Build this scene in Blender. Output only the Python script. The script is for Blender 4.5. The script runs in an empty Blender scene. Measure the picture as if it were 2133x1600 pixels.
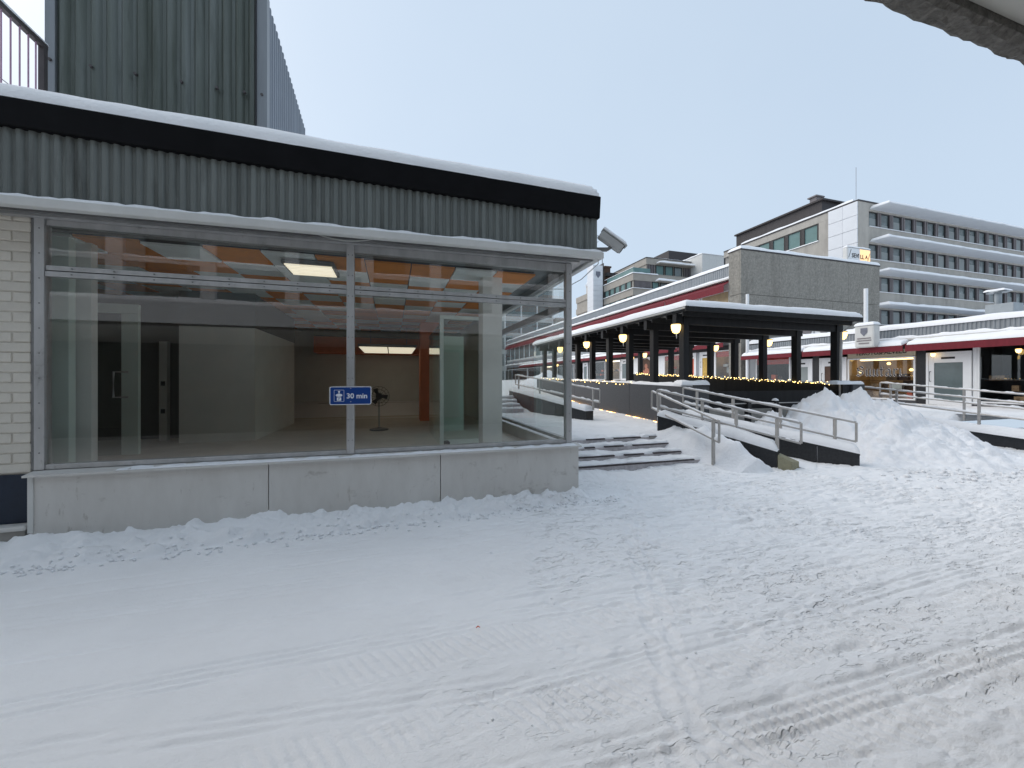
import bpy, math, random
import numpy as np
from mathutils import Vector, Matrix
random.seed(7); np.random.seed(7)
R = math.radians
sc = bpy.context.scene
col = sc.collection

# ------------------------------------------------------------------ camera, sky, sun, exposure
cam_d = bpy.data.cameras.new('camera'); cam = bpy.data.objects.new('camera', cam_d); col.objects.link(cam)
cam.location = (0, 0, 1.6); cam.rotation_euler = (R(90), 0, R(-17))
cam_d.sensor_width = 36; cam_d.lens = 36 * 815 / 2133; cam_d.shift_y = -8 / 2133
cam_d.clip_start = 0.05; cam_d.clip_end = 2000
sc.camera = cam
SUN_EL, SUN_AZ = R(42), R(-50)          # azimuth from +Y towards +X
w = bpy.data.worlds.new('World'); sc.world = w; w.use_nodes = True
nt = w.node_tree; bg = nt.nodes['Background']
sky = nt.nodes.new('ShaderNodeTexSky'); sky.sky_type = 'NISHITA'; sky.sun_disc = False
sky.sun_elevation = SUN_EL; sky.sun_rotation = SUN_AZ; sky.air_density = 1.0; sky.dust_density = 3.0
mix = nt.nodes.new('ShaderNodeMixRGB'); mix.inputs[0].default_value = 0.84
cl = nt.nodes.new('ShaderNodeTexNoise'); cl.inputs['Scale'].default_value = 1.6; cl.inputs['Detail'].default_value = 4   # faint unevenness of the cloud sheet
crp = nt.nodes.new('ShaderNodeValToRGB'); crp.color_ramp.elements[0].position = .3; crp.color_ramp.elements[1].position = .7
crp.color_ramp.elements[0].color = (.425, .515, .622, 1); crp.color_ramp.elements[1].color = (.458, .546, .644, 1)
csc = nt.nodes.new('ShaderNodeVectorMath'); csc.operation = 'SCALE'; csc.inputs['Scale'].default_value = 10
tcw = nt.nodes.new('ShaderNodeTexCoord'); nt.links.new(tcw.outputs['Generated'], cl.inputs[0]); nt.links.new(cl.outputs[0], crp.inputs[0]); nt.links.new(crp.outputs[0], csc.inputs[0]); nt.links.new(csc.outputs[0], mix.inputs[2])
nt.links.new(sky.outputs[0], mix.inputs[1]); nt.links.new(mix.outputs[0], bg.inputs[0])
bg.inputs[1].default_value = 0.1
sl = bpy.data.lights.new('sun', 'SUN'); sl.energy = 1.15; sl.angle = R(70); sl.color = (1, .90, .80)
so = bpy.data.objects.new('sun', sl); col.objects.link(so)
sdir = Vector((math.sin(SUN_AZ) * math.cos(SUN_EL), math.cos(SUN_AZ) * math.cos(SUN_EL), math.sin(SUN_EL)))
so.location = sdir * 100; so.rotation_euler = sdir.to_track_quat('Z', 'Y').to_euler()
vs = sc.view_settings; vs.view_transform = 'Standard'; vs.look = 'None'; vs.exposure = 0.58; vs.gamma = 1
vs.use_curve_mapping = False
sc.cycles.transparent_max_bounces = 24; sc.cycles.max_bounces = 10; sc.cycles.diffuse_bounces = 5
sc.cycles.use_denoising = True; sc.cycles.sample_clamp_indirect = 6

# ------------------------------------------------------------------ materials
def mat(name, c, rough=.6, metal=0, var=.12, scale=3, bump=0, bscale=40, stretch=(1, 1, 1), spec=.4, detail=5, rnd=0, c2=None, bdist=.01):
    m = bpy.data.materials.new(name); m.use_nodes = True; n = m.node_tree.nodes; l = m.node_tree.links
    b = n['Principled BSDF']; b.inputs['Roughness'].default_value = rough; b.inputs['Metallic'].default_value = metal
    b.inputs['Specular IOR Level'].default_value = spec
    tc = n.new('ShaderNodeTexCoord'); mp = n.new('ShaderNodeMapping'); mp.inputs['Scale'].default_value = stretch
    l.new(tc.outputs['Object'], mp.inputs[0])
    nz = n.new('ShaderNodeTexNoise'); nz.inputs['Scale'].default_value = scale; nz.inputs['Detail'].default_value = detail
    nz.inputs['Roughness'].default_value = .65
    l.new(mp.outputs[0], nz.inputs[0])
    rp = n.new('ShaderNodeValToRGB'); rp.color_ramp.elements[0].position = .3; rp.color_ramp.elements[1].position = .7
    d = c2 or tuple(x * (1 - var) for x in c)
    rp.color_ramp.elements[0].color = (*d, 1); rp.color_ramp.elements[1].color = (*[min(1, x * (1 + (var if not c2 else 0))) for x in c], 1)
    l.new(nz.outputs[0], rp.inputs[0]); out = rp.outputs[0]
    if rnd:
        oi = n.new('ShaderNodeObjectInfo'); hs = n.new('ShaderNodeHueSaturation'); ma = n.new('ShaderNodeMath')
        ma.operation = 'MULTIPLY_ADD'; ma.inputs[1].default_value = rnd * 2; ma.inputs[2].default_value = 1 - rnd
        l.new(oi.outputs['Random'], ma.inputs[0]); l.new(ma.outputs[0], hs.inputs['Value']); l.new(out, hs.inputs['Color']); out = hs.outputs[0]
    l.new(out, b.inputs['Base Color'])
    if bump:
        n2 = n.new('ShaderNodeTexNoise'); n2.inputs['Scale'].default_value = bscale; n2.inputs['Detail'].default_value = 6
        l.new(mp.outputs[0], n2.inputs[0]); bp = n.new('ShaderNodeBump'); bp.inputs['Strength'].default_value = bump; bp.inputs['Distance'].default_value = bdist
        l.new(n2.outputs[0], bp.inputs['Height']); l.new(bp.outputs[0], b.inputs['Normal'])
    return m
def glass(name, tint=(.95, .97, .965), ior=1.62, rough=0.0):
    m = bpy.data.materials.new(name); m.use_nodes = True; n = m.node_tree.nodes; l = m.node_tree.links
    n.remove(n['Principled BSDF']); tr = n.new('ShaderNodeBsdfTransparent'); tr.inputs[0].default_value = (*tint, 1)
    gl = n.new('ShaderNodeBsdfGlossy'); gl.inputs['Roughness'].default_value = rough; gl.inputs[0].default_value = (1, 1, 1, 1)
    fr = n.new('ShaderNodeFresnel'); ge = n.new('ShaderNodeNewGeometry'); mr = n.new('ShaderNodeMapRange'); mr.inputs['To Min'].default_value = ior; mr.inputs['To Max'].default_value = 1 / ior
    l.new(ge.outputs['Backfacing'], mr.inputs[0]); l.new(mr.outputs[0], fr.inputs[0]); mx = n.new('ShaderNodeMixShader')
    l.new(fr.outputs[0], mx.inputs[0]); l.new(tr.outputs[0], mx.inputs[1]); l.new(gl.outputs[0], mx.inputs[2])
    l.new(mx.outputs[0], n['Material Output'].inputs[0]); return m
def emis(name, c, s):
    m = bpy.data.materials.new(name); m.use_nodes = True; b = m.node_tree.nodes['Principled BSDF']
    b.inputs['Base Color'].default_value = (*[min(1, x) for x in c], 1); b.inputs['Emission Color'].default_value = (*c, 1); b.inputs['Emission Strength'].default_value = s
    return m
M = dict(
    snow=mat('snow', (.89, .90, .92), .75, var=.03, scale=2.2, bump=.6, bscale=24, spec=.2, bdist=.02),
    snow_ground=mat('packed_snow', (.90, .905, .915), .7, var=.035, scale=1.1, bump=.5, bscale=60, spec=.25, bdist=.005),
    snow_pile=mat('ploughed_snow', (.88, .89, .91), .75, var=.06, scale=1.6, bump=.6, bscale=26, spec=.2, bdist=.02),
    alu=mat('grey_aluminium', (.46, .46, .46), .42, .55, var=.16, scale=5, stretch=(1, 1, .3)),
    alu_side=mat('dark_aluminium', (.2, .2, .2), .5, .4, var=.2),
    panel=mat('cream_panel', (.66, .645, .615), .5, var=.07, scale=2.6, bump=.1, bscale=12, stretch=(1, 1, .35), c2=(.55, .53, .50), detail=9),
    corr=mat('corrugated_steel', (.185, .20, .19), .5, .35, var=.22, scale=2.5, stretch=(2.5, 2.5, .12)),
    corr_roof=mat('corrugated_steel_weathered', (.185, .205, .195), .45, .4, var=.25, scale=2, stretch=(3, 3, .1), c2=(.085, .10, .08)),
    corr_grey=mat('ribbed_steel_grey', (.27, .29, .31), .5, .3, var=.12, scale=2, stretch=(2, 2, .2)),
    black=mat('black_roof_edge', (.005, .005, .006), .6, var=.3, scale=4, spec=.12),
    blackwood=mat('black_timber', (.014, .014, .015), .55, var=.35, scale=8, bump=.15, stretch=(1, 1, .1), spec=.25),
    granite=mat('dark_granite', (.062, .064, .07), .5, var=.25, scale=45, bump=.05, spec=.35),
    blackstone=mat('black_stone', (.020, .021, .024), .35, var=.35, scale=20, spec=.4),
    brick=mat('painted_brick', (.60, .565, .50), .7, var=.07, scale=9, bump=.5, bscale=35, rnd=.05, bdist=.006),
    mortar=mat('mortar', (.57, .53, .47), .85, var=.12, scale=20, bump=.5),
    navy=mat('navy_plinth', (.010, .018, .036), .55, var=.2, scale=6, bump=.15),
    concrete=mat('pebble_concrete', (.35, .33, .29), .9, var=.16, scale=7, bump=.9, bscale=16, c2=(.20, .19, .17), detail=12, bdist=.05),
    concrete_plain=mat('plain_concrete', (.33, .315, .29), .85, var=.14, scale=3, bump=.3, bscale=60),
    concrete_step=mat('step_stone', (.50, .47, .48), .8, var=.2, scale=14, bump=.3),
    nosing=mat('dark_nosing', (.05, .04, .042), .7, var=.5, scale=12),
    khaki=mat('khaki_concrete', (.30, .28, .19), .85, var=.15, scale=15, bump=.3),
    beige=mat('beige_facade', (.37, .34, .30), .8, var=.08, scale=.7, bump=.1, bscale=20),
    white=mat('white_paint', (.76, .77, .78), .45, var=.04, scale=3),
    whitepanel=mat('white_steel_panel', (.72, .74, .77), .5, var=.04, scale=.8),
    offwhite=mat('offwhite_paint', (.62, .62, .60), .55, var=.07, scale=3),
    red=mat('red_awning_cloth', (.155, .012, .022), .75, var=.16, scale=9, stretch=(1, 1, .3)),
    red_bright=mat('bright_red_banner', (.50, .03, .02), .5, var=.06, scale=3),
    dark=mat('dark_interior', (.03, .03, .032), .7, var=.3, scale=2),
    darkroof=mat('dark_brown_roof', (.045, .04, .042), .6, var=.2, scale=2, stretch=(4, 4, .2)),
    steel=mat('galvanised_rail', (.44, .42, .40), .45, .5, var=.15, scale=10),
    rail_dark=mat('dark_rail', (.10, .09, .09), .5, .3, var=.2),
    rail_pink=mat('faded_red_baluster', (.5, .33, .45), .6, var=.15),
    bluesign=mat('blue_sign', (.005, .045, .22), .35, var=.05),
    signwhite=mat('sign_white', (.78, .80, .82), .4, var=.03),
    camgrey=mat('camera_housing', (.42, .42, .41), .5, var=.08),
    wall_int=mat('shop_wall', (.74, .74, .70), .8, var=.06, scale=2),
    wall_dark=mat('shop_wall_dark', (.11, .11, .105), .8, var=.1, scale=2),
    wall_green=mat('pale_green_panel', (.66, .76, .70), .6, var=.06, scale=2),
    floor_int=mat('shop_floor', (.62, .59, .52), .5, var=.12, scale=2),
    terracotta=mat('terracotta_paint', (.80, .235, .10), .7, var=.08, scale=3),
    tile_o=mat('orange_ceiling_tile', (.74, .235, .022), .75, var=.08, scale=4, rnd=.12),
    tile_w=mat('pale_ceiling_tile', (.80, .82, .80), .75, var=.06, scale=4, rnd=.12),
    soffit=mat('painted_soffit', (.52, .51, .47), .7, var=.05, scale=2),
    aggregate=mat('rough_aggregate', (.16, .15, .135), .9, var=.4, scale=40, bump=1, bscale=50, bdist=.02),
    cable=mat('grey_cable', (.45, .45, .43), .6, var=.05),
    wglass=glass('window_glass', (.975, .985, .98)), gglass=glass('green_glass', (.80, .88, .84)), sglass=glass('shop_glass', (.9, .92, .92)),
    farglass=mat('office_window_glass', (.13, .165, .17), .15, var=.3, scale=.5, spec=.9),
    blind=mat('window_blind', (.27, .30, .30), .6, var=.06, scale=1),
    tealglass=mat('teal_office_glass', (.14, .24, .235), .4, var=.15, scale=.6, spec=.25),
    corr_skylit=mat('ribbed_steel_skylit', (.22, .245, .28), .45, .3, var=.12, scale=2, stretch=(2, 2, .2)),  # penthouse side: same steel as its front, skylight painted in as a paler tone
    frame_dark=mat('dark_window_frame', (.035, .033, .035), .5, var=.15),
    office=mat('office_concrete', (.43, .405, .365), .85, var=.12, scale=1.2, bump=.3, bscale=20, stretch=(1, 1, .4), detail=9),
    frame_brown=mat('mauve_grey_pier', (.22, .20, .205), .7, var=.08),
    lamp=emis('lantern_glow', (1, .66, .22), 2.6), lampcap=mat('lantern_cap', (.05, .045, .04), .5, var=.2),
    bulb=emis('string_bulb', (1, .66, .22), 9), strip=emis('warm_strip', (1, .55, .18), 5),
    louvre=emis('louvre_glow', (1, .90, .70), .5), warm=emis('warm_room_light', (1, .68, .32), 2.4),
    warmwhite=emis('warm_white_tube', (1, .85, .6), 4), signlit=emis('lit_sign_face', (1, .62, .30), .55),
    warmwall=mat('warm_shop_wall', (.36, .27, .16), .8, var=.3, scale=1.5), goods=mat('shop_goods', (.32, .20, .11), .6, var=.5, scale=6, rnd=.5),
    cream=mat('cream_sign', (.55, .48, .36), .6, var=.05), ink=mat('dark_lettering', (.03, .022, .02), .6, var=.1),
    crest=mat('crest_grey', (.17, .18, .22), .5, var=.2, scale=6), cream_stone=mat('cream_stone', (.52, .46, .40), .8, var=.08, scale=1),
    brown=mat('brown_wood', (.085, .045, .03), .6, var=.2, scale=5), skin=mat('poster_tone', (.42, .17, .11), .6, var=.25, scale=7),
    blue=mat('blue_machine', (.10, .16, .23), .5, var=.1), plastic=mat('black_plastic', (.012, .012, .013), .4, var=.2),
    galv=mat('galvanised_vent', (.30, .33, .35), .45, .5, var=.12), orangebrown=mat('window_poster', (.65, .12, .05), .6, var=.3, scale=8),
    yellowposter=mat('yellow_poster', (.55, .35, .08), .6, var=.3, scale=8),
)

def snow_surface(m):
    n = m.node_tree.nodes; l = m.node_tree.links; b = n['Principled BSDF']
    geo = n.new('ShaderNodeNewGeometry'); mp = n.new('ShaderNodeMapping'); mp.inputs['Scale'].default_value = (3.4, 10.5, 1); mp.inputs['Rotation'].default_value = (0, 0, R(14))
    l.new(geo.outputs['Position'], mp.inputs[0])
    def nz(sc, det, rgh, src):
        t = n.new('ShaderNodeTexNoise'); t.inputs['Scale'].default_value = sc; t.inputs['Detail'].default_value = det; t.inputs['Roughness'].default_value = rgh; l.new(src, t.inputs[0]); return t.outputs[0]
    def rmp(v, a, c):
        r = n.new('ShaderNodeMapRange'); r.interpolation_type = 'SMOOTHSTEP'; r.inputs[1].default_value = a; r.inputs[2].default_value = c; l.new(v, r.inputs[0]); return r.outputs[0]
    def mth(op, x, y):
        k = n.new('ShaderNodeMath'); k.operation = op
        for i, v in enumerate((x, y)):
            if isinstance(v, (int, float)): k.inputs[i].default_value = v
            else: l.new(v, k.inputs[i])
        return k.outputs[0]
    chips = rmp(nz(1.0, 3, .6, mp.outputs[0]), .58, .62); chips2 = rmp(nz(2.3, 3, .6, mp.outputs[0]), .58, .63)
    sep = n.new('ShaderNodeSeparateXYZ'); l.new(geo.outputs['Position'], sep.inputs[0])
    msk = mth('MULTIPLY', rmp(sep.outputs[0], -.8, 2.2), rmp(nz(.7, 2, .5, geo.outputs['Position']), .38, .56))
    grain = nz(75, 6, .75, geo.outputs['Position']); mid = nz(14, 5, .6, mp.outputs[0]); lump = nz(2.2, 6, .6, mp.outputs[0])
    h = mth('ADD', mth('MULTIPLY', mth('ADD', mth('MULTIPLY', chips, -.9), mth('MULTIPLY', chips2, -.55)), msk), mth('ADD', mth('MULTIPLY', grain, .42), mth('ADD', mth('MULTIPLY', mid, .22), mth('MULTIPLY', lump, .5))))
    bp = n.new('ShaderNodeBump'); bp.inputs['Strength'].default_value = 1; bp.inputs['Distance'].default_value = .012
    l.new(h, bp.inputs['Height']); l.new(bp.outputs[0], b.inputs['Normal'])
snow_surface(M['snow_ground'])
def smudges(m, c, scale, lo, hi, amt, stretch):      # scuffs, splashes and drips with a shape of their own
    n = m.node_tree.nodes; l = m.node_tree.links; b = n['Principled BSDF']; src = b.inputs['Base Color'].links[0].from_socket
    geo = n.new('ShaderNodeNewGeometry'); mp = n.new('ShaderNodeMapping'); mp.inputs['Scale'].default_value = stretch; l.new(geo.outputs['Position'], mp.inputs[0])
    t = n.new('ShaderNodeTexNoise'); t.inputs['Scale'].default_value = scale; t.inputs['Detail'].default_value = 8; t.inputs['Roughness'].default_value = .7; l.new(mp.outputs[0], t.inputs[0])
    r = n.new('ShaderNodeMapRange'); r.inputs[1].default_value = lo; r.inputs[2].default_value = hi; r.inputs[4].default_value = amt; l.new(t.outputs[0], r.inputs[0])
    x = n.new('ShaderNodeMixRGB'); x.inputs[2].default_value = (*c, 1); l.new(r.outputs[0], x.inputs[0]); l.new(src, x.inputs[1]); l.new(x.outputs[0], b.inputs['Base Color'])
smudges(M['panel'], (.20, .17, .14), 3.2, .60, .74, .55, (1, 1, 1.6)); smudges(M['panel'], (.30, .27, .23), 9, .62, .70, .5, (2.2, 1, .5))
smudges(M['corr'], (.055, .055, .05), 2.0, .54, .72, .6, (2.5, 2.5, .35)); smudges(M['corr_roof'], (.05, .06, .045), 1.6, .50, .70, .7, (3, 3, .25))
smudges(M['alu'], (.16, .15, .14), 7, .60, .72, .5, (1, 1, 1)); smudges(M['concrete'], (.13, .12, .105), .8, .52, .72, .5, (2, 2, .3)); smudges(M['office'], (.24, .22, .20), .5, .52, .72, .5, (1.5, 1.5, .4))
# ------------------------------------------------------------------ helpers
TAB = np.random.RandomState(3).rand(256, 256)
def vnoise(x, y):
    xi = np.floor(x).astype(int); yi = np.floor(y).astype(int); fx = x - xi; fy = y - yi
    fx = fx * fx * (3 - 2 * fx); fy = fy * fy * (3 - 2 * fy)
    a = TAB[xi & 255, yi & 255]; b = TAB[(xi + 1) & 255, yi & 255]; c = TAB[xi & 255, (yi + 1) & 255]; d = TAB[(xi + 1) & 255, (yi + 1) & 255]
    return (a * (1 - fx) + b * fx) * (1 - fy) + (c * (1 - fx) + d * fx) * fy - .5
def fbm(x, y, o=4, g=.5):
    s = 0; a = 1
    for i in range(o):
        s = s + a * vnoise(x + 17.3 * i, y + 9.1 * i); x = x * 2.03; y = y * 2.03; a *= g
    return s
ORG = {}
def tag(o, label=None, cat=None, group=None, kind=None):
    if label: o['label'] = label
    if cat: o['category'] = cat
    if group: o['group'] = group
    if kind: o['kind'] = kind
    return o
def E(name, label, cat, loc, group=None):
    o = bpy.data.objects.new(name, None); col.objects.link(o); o.location = loc; o.empty_display_size = .2
    ORG[o] = Vector(loc); return tag(o, label, cat, group)
def place(o, parent, org):
    col.objects.link(o); ORG[o] = Vector(org)
    if parent is not None:
        o.parent = parent; o.location = Vector(org) - ORG[parent]
    else: o.location = org
    return o
def inst(src, parent, org, name=None, rz=None):
    o = src.copy(); o.name = name or src.name.split('.')[0]; o.parent = None
    place(o, parent, org)
    if rz is not None: o.rotation_euler = (0, 0, rz)
    return o
class MB:
    def __init__(s): s.v = []; s.f = []
    def add(s, vs, fs):
        k = len(s.v); s.v += [tuple(p) for p in vs]; s.f += [tuple(i + k for i in f) for f in fs]; return s
    def box(s, x0, x1, y0, y1, z0, z1):
        return s.add([(x0, y0, z0), (x1, y0, z0), (x1, y1, z0), (x0, y1, z0), (x0, y0, z1), (x1, y0, z1), (x1, y1, z1), (x0, y1, z1)],
                     [(0, 3, 2, 1), (4, 5, 6, 7), (0, 1, 5, 4), (1, 2, 6, 5), (2, 3, 7, 6), (3, 0, 4, 7)])
    def hexa(s, p): return s.add(p, [(0, 3, 2, 1), (4, 5, 6, 7), (0, 1, 5, 4), (1, 2, 6, 5), (2, 3, 7, 6), (3, 0, 4, 7)])
    def bar(s, a, b, w, h, up=(0, 0, 1)):
        a = Vector(a); b = Vector(b); d = (b - a).normalized(); u = Vector(up)
        if abs(d.dot(u)) > .98: u = Vector((0, 1, 0))
        x = d.cross(u).normalized() * (w / 2); z = x.cross(d).normalized() * (h / 2)
        return s.hexa([a - x - z, a + x - z, b + x - z, b - x - z, a - x + z, a + x + z, b + x + z, b - x + z])
    def tube(s, pts, r, n=8, cap=True):
        pts = [Vector(p) for p in pts]; rs = r if isinstance(r, (list, tuple)) else [r] * len(pts); k = len(s.v); ref = None
        for i, p in enumerate(pts):
            d = (pts[min(i + 1, len(pts) - 1)] - pts[max(i - 1, 0)]).normalized()
            if ref is None: ref = Vector((0, 0, 1)) if abs(d.z) < .9 else Vector((1, 0, 0))
            x = d.cross(ref).normalized(); y = x.cross(d).normalized()
            for j in range(n):
                t = 2 * math.pi * j / n; s.v.append(tuple(p + (x * math.cos(t) + y * math.sin(t)) * rs[i]))
        for i in range(len(pts) - 1):
            for j in range(n):
                a = k + i * n + j; b = k + i * n + (j + 1) % n; s.f.append((a, b, b + n, a + n))
        if cap: s.f.append(tuple(k + j for j in range(n))[::-1]); s.f.append(tuple(k + (len(pts) - 1) * n + j for j in range(n)))
        return s
    def prism(s, poly, fn0, fn1):       # polygon points mapped by two functions to two end faces
        n = len(poly); s.add([fn0(p) for p in poly] + [fn1(p) for p in poly], [])
        k = len(s.v) - 2 * n; s.f.append(tuple(k + i for i in range(n))[::-1]); s.f.append(tuple(k + n + i for i in range(n)))
        for i in range(n): j = (i + 1) % n; s.f.append((k + i, k + j, k + n + j, k + n + i))
        return s
    def text(s, st, size, o, ux, uy, depth=.004, bold=0, align='CENTER'):
        c = bpy.data.curves.new('t', 'FONT'); c.body = st; c.size = size; c.extrude = depth; c.align_x = align; c.offset = bold; c.resolution_u = 3
        ob = bpy.data.objects.new('t', c); col.objects.link(ob); dg = bpy.context.evaluated_depsgraph_get()
        me = bpy.data.meshes.new_from_object(ob.evaluated_get(dg)); ux = Vector(ux); uy = Vector(uy); uz = ux.cross(uy)
        s.add([Vector(o) + ux * v.co.x + uy * v.co.y + uz * v.co.z for v in me.vertices], [tuple(p.vertices) for p in me.polygons])
        bpy.data.objects.remove(ob); bpy.data.curves.remove(c); bpy.data.meshes.remove(me); return s
    def build(s, name, m, parent=None, smooth=False, bevel=0):
        a = np.array(s.v); org = Vector(((a[:, 0].min() + a[:, 0].max()) / 2, (a[:, 1].min() + a[:, 1].max()) / 2, a[:, 2].min()))
        me = bpy.data.meshes.new(name); me.from_pydata([tuple(Vector(p) - org) for p in s.v], [], s.f); me.materials.append(m)
        me.update()
        if smooth:
            me.polygons.foreach_set('use_smooth', [True] * len(me.polygons))
        o = bpy.data.objects.new(name, me); place(o, parent, org)
        if bevel:
            md = o.modifiers.new('bevel', 'BEVEL'); md.width = bevel; md.segments = 2; md.limit_method = 'ANGLE'
        return o
def box(name, m, parent, *b, bevel=0): return MB().box(*b).build(name, m, parent, bevel=bevel)
def gridmesh(name, P, m, parent=None, skirt=None, smooth=True):
    ny, nx = P.shape[:2]; V = P.reshape(-1, 3); idx = np.arange(nx * ny).reshape(ny, nx)
    F = np.stack([idx[:-1, :-1], idx[:-1, 1:], idx[1:, 1:], idx[1:, :-1]], -1).reshape(-1, 4)
    org = np.array([(V[:, 0].min() + V[:, 0].max()) / 2, (V[:, 1].min() + V[:, 1].max()) / 2, V[:, 2].min()])
    me = bpy.data.meshes.new(name); me.vertices.add(len(V)); me.vertices.foreach_set('co', (V - org).astype(np.float32).ravel())
    me.loops.add(F.size); me.loops.foreach_set('vertex_index', F.astype(np.int32).ravel())
    me.polygons.add(len(F)); me.polygons.foreach_set('loop_start', np.arange(0, F.size, 4, dtype=np.int32))
    me.update(calc_edges=True); me.polygons.foreach_set('use_smooth', np.full(len(F), smooth)); me.materials.append(m); me.validate()
    o = bpy.data.objects.new(name, me); return place(o, parent, org)
def axis(L, r, step):
    e = np.array([0, .03, .12, .3, .6, 1.0]) * r; n = max(2, int((L - 2 * r) / step) + 1)
    return np.concatenate([e[:-1], np.linspace(r, L - r, n), L - e[:-1][::-1]])
def snow_slab(parent, o, U, V, L, Wd, h, slope=0.0, r=None, step=.15, rough=.25, name='snow_cap', seed=0, bulge=.25, m=None, hfun=None, zfun=None):
    """snow lying on a surface: origin o, axes U,V (horizontal), size L x Wd, thickness h, rise of the surface along U = slope"""
    r = min(r or h * .9, L * .49, Wd * .49); a = axis(L, r, step); b = axis(Wd, r, step); A, B = np.meshgrid(a, b)
    d = np.minimum(np.minimum(A, L - A), np.minimum(B, Wd - B)); q = np.clip(d / r, 0, 1)
    H = h * np.sqrt(np.clip(1 - (1 - q) ** 2, 0, 1))
    if hfun is not None: H = H * hfun(A, B)
    x0 = o[0] + A * U[0] + B * V[0]; y0 = o[1] + A * U[1] + B * V[1]
    nz = fbm(x0 / (h * 4) + seed * 7.7, y0 / (h * 4) + seed * 3.1, 4); H = H * (1 + rough * 1.6 * nz)
    edge = (1 - q) ** 2; na = fbm(A / .35 + seed, B * 0 + seed * 2.3, 3) * h * bulge
    sgnb = np.where(B > Wd / 2, 1, -1); B2 = B + sgnb * edge * na
    x = o[0] + A * U[0] + B2 * V[0]; y = o[1] + A * U[1] + B2 * V[1]
    z = o[2] + A * slope + H
    if zfun is not None: z = z + zfun(x, y)
    return gridmesh(name, np.stack([x, y, z], -1), m or M['snow'], parent)
def snow_line(parent, p0, p1, width, h, **k):
    """snow ridge along a sloping line"""
    d = Vector(p1) - Vector(p0); L = math.hypot(d.x, d.y); U = (d.x / L, d.y / L); V = (-U[1], U[0])
    return snow_slab(parent, (p0[0] - V[0] * width / 2, p0[1] - V[1] * width / 2, p0[2]), U, V, L, width, h, slope=d.z / L, **k)
def corr(name, m, parent, p0, p1, z0, z1, pitch, depth, nrm):
    """ribbed sheet from p0 to p1 (x,y); z0,z1 may be functions of distance; nrm = outward unit normal"""
    L = math.hypot(p1[0] - p0[0], p1[1] - p0[1]); U = ((p1[0] - p0[0]) / L, (p1[1] - p0[1]) / L)
    ts = []; k = 0
    while k * pitch < L:
        for f, dd in ((0, 0), (.12, 0), (.28, .75), (.36, 1), (.64, 1), (.72, .75), (.88, 0)):
            t = (k + f) * pitch
            if t <= L: ts.append((t, dd * depth))
        k += 1
    ts.append((L, 0)); f0 = z0 if callable(z0) else (lambda t: z0); f1 = z1 if callable(z1) else (lambda t: z1)
    P = np.array([[(p0[0] + U[0] * t + nrm[0] * d, p0[1] + U[1] * t + nrm[1] * d, f(t)) for t, d in ts] for f in (f0, f1)])
    return gridmesh(name, P, m, parent, smooth=False)
def nibtext(mb, word, o, ux, uy, size, nib, off=0):
    L = dict(S=([[(.62, .82), (.40, 1.0), (.12, .86), (.14, .62), (.52, .44), (.58, .2), (.34, .0), (.04, .16)]], .80),
             u=([[(0, .58), (.1, .68), (.1, .12), (.2, .02), (.38, .14)], [(.3, .6), (.4, .68), (.4, .1), (.5, .02)]], .6),
             t=([[(.14, .88), (.14, .1), (.26, .02), (.36, .1)], [(0, .64), (.34, .64)]], .46),
             a=([[(.05, .56), (.2, .68), (.38, .58), (.38, .1), (.48, .02)], [(.38, .4), (.12, .34), (.06, .14), (.16, .02), (.38, .14)]], .6),
             r=([[(0, .58), (.1, .68), (.1, .1), (.2, .02)], [(.1, .5), (.25, .68), (.36, .6)]], .46),
             i=([[(0, .58), (.1, .68), (.1, .12), (.2, .02)], [(.06, .86), (.14, .94)]], .3))
    ux = Vector(ux); uy = Vector(uy); o = Vector(o); nx = ux.cross(uy); x = 0
    for ch in word:
        st, adv = L[ch]
        for pl in st:
            for p, q in zip(pl, pl[1:]):
                def P(p, sgn): return o + (ux * (x + p[0] + sgn * nib * .75) + uy * (p[1] + sgn * nib * .7)) * size + nx * off
                vs = [P(p, -1), P(q, -1), P(q, 1), P(p, 1)]
                mb.add(vs + [v + nx * .002 for v in vs], [(0, 1, 2, 3), (4, 5, 6, 7), (0, 1, 5, 4), (1, 2, 6, 5), (2, 3, 7, 6), (3, 0, 4, 7)])
        x += adv
    return x * size
def rrect(wd, ht, r, n=4):
    p = []
    for cx, cy, a0 in ((wd / 2 - r, ht / 2 - r, 0), (-wd / 2 + r, ht / 2 - r, 90), (-wd / 2 + r, -ht / 2 + r, 180), (wd / 2 - r, -ht / 2 + r, 270)):
        for i in range(n + 1): t = R(a0 + 90 * i / n); p.append((cx + r * math.cos(t), cy + r * math.sin(t)))
    return p
X_, Y_, Z_ = (1, 0, 0), (0, 1, 0), (0, 0, 1)

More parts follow.
